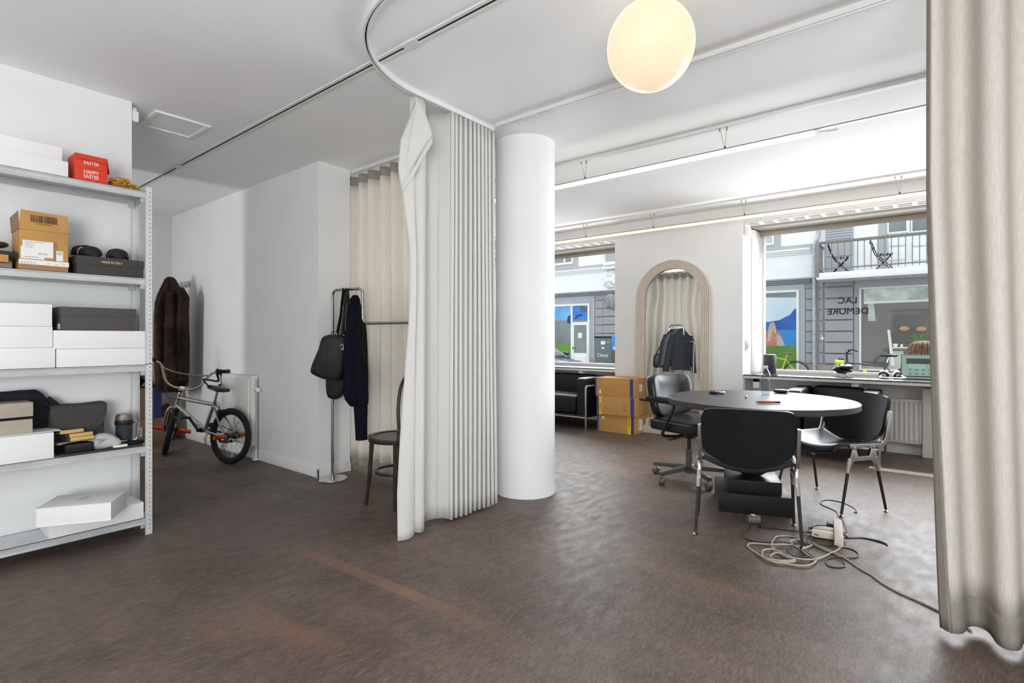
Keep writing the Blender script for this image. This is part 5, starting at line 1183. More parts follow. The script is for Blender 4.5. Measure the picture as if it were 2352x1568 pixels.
cable('black cable looping from the adaptor plug across the beige coil', zz_([(210,520,.03),(205,560,.004),(130,600),(140,660),(260,700),(400,712,.006),(560,705,.008),(720,730,.01),(880,720,.008),(1050,745,.004),(1170,752,.002),(1255,740,.002),(1280,720),(1255,700),(1230,690)]), .0028, m_kb)
cable('black charger lead running left from the power strip to a small plug', zz_([(975,632,.03),(900,610,.016),(780,590,.004),(560,565),(430,550),(330,540,.004)]), .003, m_kb)
cable('black lead arching from the top plug into the coil', zz_([(1105,530,.05),(1020,520,.05),(930,530,.04),(880,560,.03),(850,610,.02),(800,690,.006),(780,740,.01),(820,800,.008),(900,860,.01),(940,890,.008),(850,870,.008),(760,800,.01),(660,740,.01),(630,790,.008),(690,860,.01),(820,880,.01),(850,870,.006)]), .0028, m_kb)
cable('black lead from the lower charger block with a large loop in front of the strip', zz_([(935,650,.035),(880,650,.03),(845,680,.02),(880,730,.008),(1000,790,.006),(1120,840,.008),(1220,890,.006),(1280,960),(1260,990),(1170,995),(1080,970),(1060,920),(1120,890),(1250,885,.004),(1390,885),(1430,860),(1410,820),(1340,785),(1250,770)]), .0028, m_kb)
cable('black lead winding back under the chair, ending in a small hook', zz_([(1245,660),(1330,662),(1480,660),(1640,690),(1740,725),(1755,745),(1700,720),(1560,680),(1450,660),(1330,660),(1270,620),(1265,600),(1300,590),(1290,560),(1270,500),(1235,450),(1200,410),(1180,365),(1100,325),(1020,290),(1000,265),(1030,242),(1110,236),(1250,265),(1370,320),(1410,365),(1412,378),(1385,375),(1388,362)]), .0028, m_kb)
m_ivory = mat('ivory_plastic', (.60,.53,.44), .45)
pa = atZ(*Z(1210,765), 0); pb_ = atZ(*Z(1190,505), 0); dv = (pb_-pa).normalized()
ps = thing('power_strip', 'ivory power strip standing on edge on the floor with chargers plugged in', 'power strip', (pa.x,pa.y,0), math.atan2(dv.y, dv.x))
MB().box((0,-.022,.0),(.36,.022,.05)).build('housing', m_ivory, ps, bev=.006)
for k, (x, mm, L_, h_, nm) in enumerate(((.10,m_ivory,.11,.034,'charger_block'),(.175,m_ivory,.105,.034,'charger_block'),(.27,m_black,.035,.038,'black_plug'))):
    MB().box((x-.024,.022,.008),(x+.024,.022+L_,.008+h_)).build(nm, mm, ps, bev=.006)
    if k < 2: MB().box((x-.006,.022+L_,.018),(x+.006,.045+L_,.030)).build('lead_plug', m_black, ps, bev=.002)
for k in range(3): MB().lathe([(0,0),(.016,0),(.016,.001),(0,.001)],20,frame((.09+k*.085,-.0225,.025),(1,0,0),(0,0,1))).build('socket', m_grey, ps)
p = atZ(*Z(247,495), 0); ad = thing('plug_adaptor', 'dark grey plug adaptor lying on the floor in front of the table', 'plug', (p.x,p.y,0), .6)
MB().lathe([(0,-.035),(.022,-.035),(.026,-.028),(.026,.03),(.024,.036),(0,.036)], 8, Matrix.Translation((0,0,.026)) @ Matrix.Rotation(PI/2,4,'X')).build('body', mat('grey_plug',(.12,.125,.12),.4), ad, ang=20); MB().box((-.012,-.01,.050),(.012,.014,.0526)).build('label_sticker', m_paper, ad, smooth=False)
p = atZ(*Z(325,540), 0); solo(MB().cb((p.x,p.y,.008),(.022,.022,.015)).build('small_plug', m_black, bev=.002), 'small black plug end on the floor at the left end of a charger lead', 'plug')
# ================================================================== THE STREET
GZ = -.25; XF = 18.5
m_asph = mat('asphalt', (.10,.10,.105), .9, var=.15, scale=30); m_pave = mat('pavement_flags', (.34,.33,.31), .9, var=.1, scale=6)
struct(MB().box((6.92,-25,GZ-.2),(45,30,GZ-.1)).build('floor_street', m_asph, smooth=False))
struct(MB().box((6.92,-25,GZ-.1),(9.0,30,GZ)).box((16.2,-25,GZ-.1),(XF,30,GZ)).build('floor_pavement', m_pave, bev=.01))
m_fgrey = mat('facade_grey_paint', (.33,.34,.36), .8, var=.04, scale=4); m_fblue = mat('facade_bluegrey_paint', (.40,.42,.455), .8, var=.03, scale=3)
m_fwhite = mat('facade_white_render', (.80,.82,.84), .85, var=.02, scale=2); m_plinth = mat('brown_stone_plinth', (.34,.29,.25), .85, var=.15, scale=5)
m_fframe = mat('cream_window_frame', (.76,.76,.70), .5); m_zinc = mat('zinc_pipe', (.42,.45,.47), .5, .4, var=.2, scale=8)
m_shop = mat('dark_shop_interior', (.035,.036,.036), .7); m_pane = mat('street_pane', (.12,.15,.16), .04, spec=1.0, var=.5, scale=.7); m_fl = mat('pale_interior_curtain', (.45,.50,.46), .8, var=.2, scale=3)
def yz(px, py, X=XF): v = atX(px, py, X); return v.y, v.z
class FB:       # boxes on a facade plane from two image corners (left-top, right-bottom) and real depths
    def __init__(s, X): s.m = MB(); s.X = X
    def r(s, px0, py0, px1, py1, d0, d1, slope=True):
        y0, z1 = yz(px0, py0, s.X); y1, _ = yz(px1, py0, s.X); _, z0 = yz(px0, py1, s.X)
        s.m.box((s.X-d1, y1, z0), (s.X-d0, y0, z1)); return s
    def b(s, *a, **k): return s.m.build(*a, **k)
A = thing('building', 'white and grey corner building across the street, left of the drainpipe', 'building', (XF+.5,7.8,GZ))
Bd = thing('building', 'grey panelled building with a balcony across the street, right of the drainpipe', 'building', (XF+.5,0,GZ))
ysplit = yz(1873,700)[0]
for bld, y0, y1 in ((A,ysplit,22), (Bd,-12,ysplit)):
    zc = yz(1746,648)[1]
    MB().box((XF,y0,GZ+.3),(XF+6,y1,zc)).build('ground_floor_wall', m_fgrey, bld, bld.location, smooth=False)
    MB().box((XF,y0,zc),(XF+6,y1,11)).build('upper_wall', m_fwhite, bld, bld.location, smooth=False)
    MB().box((XF-.05,y0,GZ),(XF+6,y1,yz(1860,836)[1])).build('plinth', m_plinth, bld, bld.location, bev=.01)
    MB().box((XF-.15,y0+.005,11),(XF+6,y1-.005,11.4)).build('roof_edge', m_fgrey, bld, bld.location, bev=.03)
def corn(bld, px, ytop, ybot, out, mt, y0, y1, nm='cornice', steps=3):
    _, z1 = yz(px, ytop); _, z0 = yz(px, ybot); m = MB(); h_ = (z1-z0)/steps
    for k in range(steps): m.box((XF-out*(k+1)/steps,y0,z0+k*h_),(XF+.02,y1,z0+(k+1)*h_))
    return m.build(nm, mt, bld, bld.location, bev=.008)
corn(A, 1746, 645, 656, .22, m_fgrey, ysplit+.12, 22); corn(A, 1746, 580, 592, .12, m_fwhite, ysplit+.12, 22); 
MB().box((XF-.02,ysplit+.05,yz(1746,580)[1]),(XF+.02,22,yz(1746,571)[1])).build('sill_band', m_fblue, A, A.location, smooth=False)
def panel_rows(bld, px0, px1, refpx, rows, mt, d=.05, nm='panel'):
    for a, b in zip(rows, rows[1:]):
        y0 = yz(px0,700)[0]; y1 = yz(px1,700)[0]; z1 = yz(refpx,a)[1]; z0 = yz(refpx,b)[1]
        MB().box((XF-d,y1+.012,z0+.018),(XF+.01,y0-.012,z1-.018)).build(nm, mt, bld, bld.location, bev=.012, seg=1)
panel_rows(A, 1850, 1869, 1858, (655,663,688,713,738,762,786,811,835), m_fgrey)
panel_rows(Bd, 1879, 1893, 1890, (646,662,687,712,737,762,786,811,836), m_fgrey, .03)
panel_rows(Bd, 1894, 1961, 1925, (640,659,685,710,735,761,786,812,836), m_fgrey, .09)
panel_rows(Bd, 1895, 1962, 1925, (455,478,512,528,533,539,545,551,557,590,632), m_fblue, .06, 'quoin_panel')
# plain painted surrounds
f = FB(XF); f.r(1700,660,1849,836,0,.03).b('surround', m_fblue, A, A.location, smooth=False) if False else None
def far_window(bld, px0, py0, px1, py1, frame_px=6, mull=(), dark=True, nm='window', fm=None, rec=.0, pane=None, thick=.06):
    y0, z1 = yz(px0,py0); y1 = yz(px1,py0)[0]; z0 = yz(px0,py1)[1]; fw = abs(yz(px0,py0)[0]-yz(px0+frame_px,py0)[0]); X0 = XF-thick
    m = MB(); m.box((X0,y1,z0),(XF,y1+fw,z1)).box((X0,y0-fw,z0),(XF,y0,z1)).box((X0,y1+fw,z0),(XF,y0-fw,z0+fw)).box((X0,y1+fw,z1-fw),(XF,y0-fw,z1))
    for q in mull: yy = yz(q,700)[0]; m.box((X0,yy-fw*.45,z0+fw),(XF,yy+fw*.45,z1-fw))
    w_ = m.build(nm, fm or m_fframe, bld, bld.location, bev=.01)
    MB().box((XF-.045,y1+fw,z0+fw),(XF-.034,y0-fw,z1-fw)).build('pane', pane or m_pane, w_, smooth=False); return w_, (y0-fw, y1+fw, z0+fw, z1-fw)
# -- building A: shop window with travel poster
MB().box((XF-.03,yz(1849,700)[0],GZ+.3),(XF+.01,yz(1700,700)[0],yz(1746,658)[1])).build('surround', m_fblue, A, A.location, smooth=False)
wA, (ya_, yb_, za_, zb_) = far_window(A, 1640, 675, 1836, 852, 5, thick=.08)
def flat(bld_part, poly, mt, X, nm):       # poly of (px,py) laid flat on plane X
    v = [atX(px,py,X) for px, py in poly]; return MB().add(v, [tuple(range(len(v)))]).build(nm, mt, bld_part, smooth=False)
Lw = wA
def poster(mt, poly, k, nm): return flat(wA, poly, mt, XF-.050-.002*k, nm)
poster(mat('poster_sky', (.42,.60,.76), .5, c2=(.62,.68,.72), scale=.8), [(1645,683),(1829,683),(1829,795),(1645,795)], 0, 'poster_sky')
poster(mat('poster_mountain', (.012,.10,.42), .5, var=.2, scale=2), [(1645,725),(1745,738),(1765,739),(1790,735),(1815,722),(1822,712),(1829,707),(1829,762),(1645,762)], 1, 'poster_mountain')
poster(mat('poster_water', (.02,.22,.55), .5), [(1645,760),(1829,757),(1829,794),(1645,794)], 2, 'poster_lake')
poster(mat('poster_shirt', (.45,.17,.16), .8, var=.2, scale=4), [(1750,794),(1754,770),(1762,759),(1775,755),(1788,762),(1797,776),(1803,794)], 3, 'poster_figure')
poster(mat('poster_sleeve', (.40,.40,.38), .8), [(1784,794),(1784,768),(1794,772),(1803,794)], 4, 'poster_sleeve')
poster(mat('poster_hair', (.45,.36,.28), .8, var=.3, scale=12), [(1763,785),(1765,752),(1769,741),(1775,739),(1780,744),(1783,756),(1781,770),(1776,760),(1772,778)], 5, 'poster_hair')
poster(mat('poster_green', (.085,.20,.03), .5, var=.3, scale=1), [(1645,794),(1829,794),(1829,845),(1645,845)], 3, 'poster_green_band')
t = MB(); v = atX(1746,820,XF-.05); v2 = atX(1777,820,XF-.05); txt(t, 'SEBUREAU', (XF-.07,v.y,v.z), (0,-1,0), (0,0,1), v.y-v2.y, .075)
v = atX(1746,814,XF-.05); txt(t, 'K', (XF-.05,v.y,v.z), (0,-1,0), (0,0,1), .06, .07); t.build('lettering', m_paper, wA, smooth=False)
# upper window of A
MB().box((XF-.03,yz(1793,560)[0],yz(1746,576)[1]),(XF,yz(1700,560)[0],5.9)).build('window_surround', m_fblue, A, A.location, smooth=False)
far_window(A, 1715, 470, 1779, 569, 5, (), pane=m_fl)
# -- building A at the left, seen through window 1
MB().box((XF-.03,yz(1366,700)[0],GZ+.3),(XF+.01,yz(1240,700)[0],yz(1272,684)[1])).build('surround', m_fblue, A, A.location, smooth=False)
w1_, _r = far_window(A, 1225, 702, 1356, 880, 4, (1315,), thick=.08)
flat(w1_, [(1228,706),(1312,700.5),(1312,735),(1228,738)], mat('poster_sea', (.05,.30,.68), .5, c2=(.30,.52,.78), scale=1.2), XF-.050, 'poster_sea')
flat(w1_, [(1317,697),(1355,694.5),(1355,733),(1317,734)], mat('poster_sea_deep', (.02,.20,.62), .5, var=.15, scale=2), XF-.050, 'poster_sea')
flat(w1_, [(1332,704),(1337,700),(1341,706),(1348,706),(1355,711),(1355,724),(1350,719),(1342,716),(1335,717),(1333,712)], mat('poster_diver', (.10,.10,.17), .6), XF-.054, 'poster_diver')
flat(w1_, [(1319,732),(1327,722),(1338,721),(1339,725),(1329,726),(1322,733)], mat('poster_fins', (.02,.03,.15), .6), XF-.054, 'poster_fins')
flat(w1_, [(1302,738),(1304,727),(1310,723),(1312,724),(1312,743),(1306,743)], mat('poster_mask', (.02,.04,.16), .6), XF-.054, 'poster_figure')
flat(w1_, [(1228,791),(1312,789),(1312,826),(1228,826)], mat('poster_green2', (.10,.26,.02), .5, var=.25, scale=1), XF-.050, 'poster_green_band')
flat(w1_, [(1291,738),(1312,737),(1312,789),(1291,789)], m_fl, XF-.026, 'reflection_sheet') if False else None
t = MB(); v = atX(1264,812,XF-.05); v2 = atX(1282,812,XF-.05); txt(t, 'BUREAU', (XF-.07,v.y,v.z), (0,-1,0), (0,0,1), v.y-v2.y, .075); v = atX(1264,736,XF-.05); txt(t, 'O', (XF-.05,v.y+.05,v.z), (0,-1,0),(0,0,1), .18,.14); t.build('lettering', m_paper, w1_, smooth=False)
# shop door
y0, z1 = yz(1316,740); y1 = yz(1355,740)[0]; g0, gz1 = yz(1321,747); g1 = yz(1350,747)[0]; gz0 = yz(1321,810)[1]
MB().box((XF-.10,y1,GZ+.02),(XF-.05,g1,z1)).box((XF-.10,g0,GZ+.02),(XF-.05,y0,z1)).box((XF-.10,g1,gz1),(XF-.05,g0,z1)).box((XF-.10,g1,GZ+.02),(XF-.05,g0,gz0)).box((XF-.115,g1+.05,GZ+.15),(XF-.09,g0-.05,gz0-.12)).build('door', m_fwhite, A, A.location, bev=.01)
MB().box((XF-.08,g1,gz0),(XF-.07,g0,gz1)).build('door_pane', m_pane, A, A.location, smooth=False)
MB().box((XF-.084,g1+.22,yz(1330,776)[1]),(XF-.081,g0-.18,yz(1330,764)[1])).build('door_notice', m_paper, A, A.location, smooth=False)
MB().cyl((XF-.16,y0-.10,yz(1318,796)[1]),(XF-.16,y0-.10,yz(1318,802)[1]),.015).cyl((XF-.16,y0-.10,yz(1318,799)[1]),(XF-.1,y0-.10,yz(1318,799)[1]),.012).build('door_handle', m_blackm, A, A.location)
panel_rows(A, 1367, 1387, 1380, (684,690,709,728,747,766,785,805), m_fgrey, .05); panel_rows(A, 1387, 1422, 1395, (684,689,708,727,746,766,785,805), m_fgrey, .09)
# upper floor at the left
MB().box((XF-.03,yz(1328,600)[0],yz(1272,621)[1]),(XF,yz(1230,600)[0],6.2)).build('window_surround', m_fblue, A, A.location, smooth=False)
far_window(A, 1240, 540, 1318, 614, 4, (1298,), pane=m_pane)
MB().box((XF-.03,yz(1397,600)[0],yz(1392,612)[1]),(XF,yz(1391,600)[0],6.2)).build('corner_strip', m_fblue, A, A.location, smooth=False)
MB().box((XF-.35,yz(1425,600)[0],yz(1400,603)[1]),(XF,yz(1400,600)[0],6.2)).build('bay', m_fblue, A, A.location, bev=.02); 
MB().box((XF-.40,yz(1426,600)[0],yz(1400,612)[1]),(XF,yz(1396,600)[0],yz(1400,604)[1])).box((XF-.32,yz(1426,600)[0],yz(1400,620)[1]),(XF,yz(1393,600)[0],yz(1400,612)[1])).build('bay_sill', m_fwhite, A, A.location, bev=.02)
c0 = atX(1403,641,XF); MB().cushion((XF,c0.y,c0.z),(.30,.62,.72), e=.8, n=20, fn=lambda p: p+Vector((-.10*abs(noise.noise(p*5.5))-.05*math.sin(math.atan2(p.z-c0.z,p.y-c0.y)*7),0,0))).build('stucco_ornament', m_fwhite, A, A.location, ang=60)
c0 = atX(1408,694,XF); sh_ = MB()
sh_.cushion((XF-.06,c0.y,c0.z+.02),(.52,.60,.62), e=.85, n=24, fn=lambda q: q+(q-Vector((XF,c0.y-.1,c0.z+.34))).normalized()*.035*math.sin(math.atan2(q.z-c0.z-.36,q.y-c0.y+.12)*16)-Vector((.25*(c0.z+.3-q.z)*-.6,0,0)))
sh_.build('shell_ornament', m_fgrey, A, A.location)
# -- drainpipe, shared by both fronts
dp = thing('drainpipe', 'zinc drainpipe running down between the two buildings', 'pipe', (XF-.12,ysplit,GZ)); yp = ysplit
MB().tube(fillet([(XF-.12,yp-.10,8),(XF-.12,yp-.10,yz(1873,548)[1]),(XF-.12,yp+.02,yz(1873,562)[1]),(XF-.12,yp+.02,GZ)], .15, 5), .05, 12).build('pipe', m_zinc, dp, dp.location)
for py in (640,735,800): zz = yz(1873,py)[1]; MB().lathe([(.055,0),(.066,.01),(.066,.05),(.055,.06)],14,Matrix.Translation((XF-.12,yp+.02,zz))).build('pipe_collar', m_zinc, dp, dp.location)
# -- building B: shop window, upper windows, balcony
MB().box((XF-.02,yz(2300,700)[0],GZ+.3),(XF,yz(1962,700)[0],yz(1962,646)[1])).build('surround', m_fblue, Bd, Bd.location, smooth=False)
# real shop interior behind the glass
y0, z1 = yz(1978,664); y1 = yz(2240,664)[0]; z0 = yz(1978,850)[1]
wB, (a1, a2, b1_, b2_) = far_window(Bd, 1974, 661, 2250, 850, 5, (), thick=.10, pane=mat('big_street_pane', (.075,.078,.075), .05, spec=.9, var=.25, scale=.5))
XX = XF-.050
flat(wB, [(1984,664),(2250,650),(2250,682),(1984,693)], mat('reflected_balcony', (.50,.57,.54), .4, var=.35, scale=3), XX, 'reflection_band')  # balcony reflection painted as a flat band on the pane
flat(wB, [(1984,693),(2250,682),(2250,687),(1984,698)], m_fframe, XX-.004, 'band_rail')
flat(wB, [(1993,698),(2007,697),(2012,737),(1994,737)], m_fl, XX, 'leaflet'); flat(wB, [(2038,757),(2044,757),(2055,840),(2047,840)], m_fframe, XX-.006, 'display_post')
for q, (px, py) in enumerate(((2077,755),(2116,756))):
    v = atX(px,py,XF-.10); MB().cushion(v,(.10,.24,.15),e=1,n=12).build('paper_lamp_shade', mat('amber_shade_%d' % q, (.50,.27,.13), .6), wB)
flat(wB, [(2047,797.5),(2250,793),(2250,796),(2047,800)], m_fframe, XX-.008, 'display_shelf')
flat(wB, [(2050,789),(2063,789),(2061,797),(2053,797)], m_fframe, XX-.01, 'bowl'); flat(wB, [(2068,790),(2074,790),(2074,797),(2068,797)], m_fframe, XX-.01, 'cup')
flat(wB, [(2045,806),(2075,806),(2078,850),(2040,850)], m_fl, XX-.004, 'display_board')
m_leaf = mat('shop_plant_leaf', (.10,.22,.06), .6); lf = MB(); rl = random.Random(4)
v = atX(2112,783,XF-.12)
for k in range(26):
    a = rl.uniform(0,PI); L_ = rl.uniform(.12,.34); e_ = v+Vector((rl.uniform(-.05,.02), math.cos(a)*L_, math.sin(a)*L_)); s_ = Vector((0,-math.sin(a),math.cos(a)))*.015; lf.add([v,(v+e_)/2+s_,e_,(v+e_)/2-s_],[(0,1,2,3)])
lf.build('plant', m_leaf, wB, smooth=False, kind='stuff')
MB().box((XF-.03,yz(2038,560)[0],yz(1963,629)[1]),(XF,yz(2018,560)[0],6.5)).build('corner_strip', m_fblue, Bd, Bd.location, smooth=False)
far_window(Bd, 2038, 440, 2086, 538, 4, (), pane=m_pane, fm=m_fwhite); far_window(Bd, 2086, 430, 2170, 536, 4, (2094,), pane=m_pane, fm=m_fwhite)
for px0, px1 in ((2042,2082),(2094,2135)):
    for (ya, yb) in ((553,566),(570,598)):
        MB().box((XF-.05,yz(px1,560)[0],yz(px0,yb)[1]),(XF-.02,yz(px0,560)[0],yz(px0,ya)[1])).build('door_panel', m_fwhite, Bd, Bd.location, bev=.015)
XB = XF-1.05
bal = []
def yb_(px, X=XB): return atX(px,600,X).y
yl = yb_(1875); yr = yb_(2300); zs1 = atX(1876,627,XB).z; zs0 = atX(1876,643,XB).z
MB().box((XB,yr,zs0),(XF,yl,zs1)).build('balcony_slab', m_fwhite, Bd, Bd.location, bev=.02)
zr1 = atX(1876,556,XB).z; zr0 = atX(1876,562,XB).z; zb1 = atX(1876,618,XB).z
m_iron = mat('weathered_grey_iron', (.24,.23,.22), .7, .3, var=.2, scale=20)
for z_ in ((zr0,zr1),(zb1-.02,zb1+.015)):
    MB().box((XB,yr,z_[0]),(XB+.045,yl,z_[1])).box((XB+.045,yl-.045,z_[0]),(XF,yl,z_[1])).build('railing_rail', m_iron, Bd, Bd.location, bev=.004)
bal0 = None; n = 34; 
for k in range(n):
    px = 1880+k*14.6*(1+.004*k); 
    if px > 2290: break
    yy = yb_(px); w_ = .010 if k else .04
    if bal0 is None: bal0 = MB().box((XB+.01,-.011,zb1-.07),(XB+.032,.011,zr0)).build('baluster', m_iron, Bd, (Bd.location.x,0,Bd.location.z)); bal0.location = (0, yy-Bd.location.y, 0); bal0.location = (0,yy-Bd.location.y,0)
    else: q = bal0.copy(); COL.objects.link(q); q.location = (0,yy-Bd.location.y,0)
for k in range(5): q = bal0.copy(); COL.objects.link(q); q.location = (.18*(k+1), yl-.02-Bd.location.y, 0)
MB().box((XB-.01,yl-.07,zs1-.12),(XB+.055,yl+.01,zr1+.01)).build('corner_post', m_iron, Bd, Bd.location, bev=.005)
# bird wire spirals along the rails
sp_ = MB(); 
for k in range(60): 
    y_ = yl-.1-k*.085; sp_.tube([(XB-.01,y_,zr0+.0),(XB-.02,y_-.04,zr1+.03),(XB+.0,y_-.08,zr0-.02)], .004, 4)
sp_.build('bird_wire', m_iron, Bd, Bd.location, kind='stuff')
def cafe_chair(label, px):
    v = atX(px,600,XB+.5); c = thing('folding_chair', label, 'chair', (XB+.5,v.y,zs1), -PI/2+.15, 'folding chairs on the balcony')
    # local x forward; legs cross in an x
    for sg in (-1, 1):
        MB().tube([(-.20,sg*.19,.02),(.0,sg*.19,.24),(.19,sg*.19,.44)], .012, 6).build('leg', m_blackm, c); MB().tube([(.20,sg*.17,.02),(-.14,sg*.17,.40),(-.20,sg*.17,.50),(-.32,sg*.17,.86)], .012, 6).build('back_leg', m_blackm, c)
    for k in range(5): MB().box((-.17+k*.075,-.2,.43),(-.125+k*.075,.2,.452)).build('seat_slat', m_blackm, c, bev=.003)
    for k in range(3): MB().box((-.325+k*.032,-.19,.80-k*.10),(-.31+k*.032,.19,.86-k*.10)).build('back_slat', m_blackm, c, bev=.003)
    return c
cafe_chair('black slatted folding chair at the left of the balcony', 1931); cafe_chair('black slatted folding chair further right on the balcony', 2030)
# ================================================================== STREET FURNITURE AND VEHICLES
v = atX(1385.5,800,17.0); ec = thing('charging_cabinet', 'tall slate grey charging cabinet lettered Clever across the street', 'cabinet', (17.25,v.y,GZ))
m_cab = mat('slate_cabinet', (.12,.165,.19), .5, var=.04)
ye0 = atX(1366.5,800,17.0).y; ye1 = atX(1404,800,17.0).y; zt = atX(1385,774,17.0).z
MB().box((17.0,ye1,GZ),(17.5,ye0,zt)).build('body', m_cab, ec, ec.location, bev=.01); MB().box((16.97,ye1-.02,zt-.02),(17.53,ye0+.02,zt+.03)).build('cap', m_blackm, ec, ec.location, bev=.008)
for px0, py0, px1, py1, mm in ((1380,783,1390,791,m_paper),(1391,783,1402,789,m_grey),(1382,797,1388,801,m_paper)):
    a = atX(px0,py0,16.99); b = atX(px1,py1,16.99); MB().box((16.988,b.y,b.z),(17.0,a.y,a.z)).build('label_plate', mm, ec, ec.location, smooth=False)
t = MB(); a = atX(1372,819,16.99); b = atX(1398,811,16.99); txt(t, 'Clever', (16.995,a.y,a.z), (0,-1,0), (0,0,1), a.y-b.y, .13); t.build('lettering', m_paper, ec, ec.location, smooth=False)
cs = thing('street_sign', 'bright blue parking sign on a brown post beside the charging cabinet', 'sign', (16.6,atX(1408,800,16.6).y,GZ))
a = atX(1404.5,771,16.6); b = atX(1420,805,16.6); MB().box((16.6,b.y,b.z),(16.64,a.y,a.z)).build('sign_plate', mat('sign_blue',(.02,.25,.65),.4), cs, cs.location, bev=.01)
a = atX(1410,796,16.59); MB().box((16.58,a.y-.12,a.z-.10),(16.6,a.y+.02,a.z)).build('pictogram', m_paper, cs, cs.location, smooth=False)
a = atX(1404,805,16.6); b = atX(1411,805,16.6); MB().box((16.6,b.y,GZ),(16.72,a.y,a.z)).build('post', mat('brown_post',(.12,.085,.065),.7), cs, cs.location, bev=.01)
# car, side on, nose to the right
m_carp = mat('dark_blue_car_paint', (.012,.035,.10), .12, .3, coat=1, spec=.8); m_carg = mat('car_glass', (.05,.07,.08), .03, spec=1)
yn = atX(1366,840,10.2).y; car = thing('car', 'dark blue car parked outside the far window, only its bonnet in view', 'car', (10.2,yn+2.1,GZ))
L_ = 4.2
def csec(y, zt, hw, zb=.22): return [(hw*a, y, zb+(zt-zb)*b) for a, b in ((-1,.25),(-1,.62),(-.93,.84),(-.72,.96),(-.3,1.0),(.3,1.0),(.72,.96),(.93,.84),(1,.62),(1,.25),(.9,0),(-.9,0))]
S_ = [(-2.10,.58,.62),(-2.06,.68,.74),(-1.9,.76,.84),(-1.5,.84,.88),(-1.0,.93,.90),(-.85,.95,.90),(.0,.95,.91),(1.0,.96,.91),(1.7,.97,.90),(2.0,.93,.86),(2.1,.80,.78)]
MB().loft([csec(y, z, w_) for y, z, w_ in S_]).build('body', m_carp, car, ang=40)
S2 = [(-.98,.95,.76),(-.25,1.40,.64),(.5,1.46,.62),(1.3,1.38,.62),(1.85,1.02,.70)]
MB().loft([[(-w_,y,.90),(-w_*.9,y,z-.02),(-w_*.6,y,z),(w_*.6,y,z),(w_*.9,y,z-.02),(w_,y,.90)] for y, z, w_ in S2]).build('cabin_glass', m_carg, car, ang=40)
MB().loft([[(-w_*.93,y,z-.03),(-w_*.6,y,z+.012),(w_*.6,y,z+.012),(w_*.93,y,z-.03)] for y, z, w_ in S2[1:4]]).build('roof', m_carp, car, ang=40)
for yy in (-1.35,1.3):
    for sx in (-.82,.82): MB().lathe([(0,-.1),(.26,-.1),(.31,-.07),(.31,.07),(.26,.1),(0,.1)],28,Matrix.Translation((sx,yy,.31)) @ Matrix.Rotation(PI/2,4,'Y')).build('wheel', m_rub, car)
for sx in (-.62,.62): MB().cushion((sx,-1.98,.62),(.30,.22,.14),e=.7,n=10).build('headlamp', mat('lamp_glass_%d' % (sx > 0),(.6,.65,.7),.08,spec=1), car)
for sx in (-.98,.98): MB().cushion((sx,-.72,1.0),(.14,.14,.12),e=.6,n=10).build('wing_mirror', m_carp, car)
MB().tube([(-.70,-.99,.965),(-.1,-1.02,.975),(.5,-.99,.965)], .012, 6).build('wiper', m_black, car)
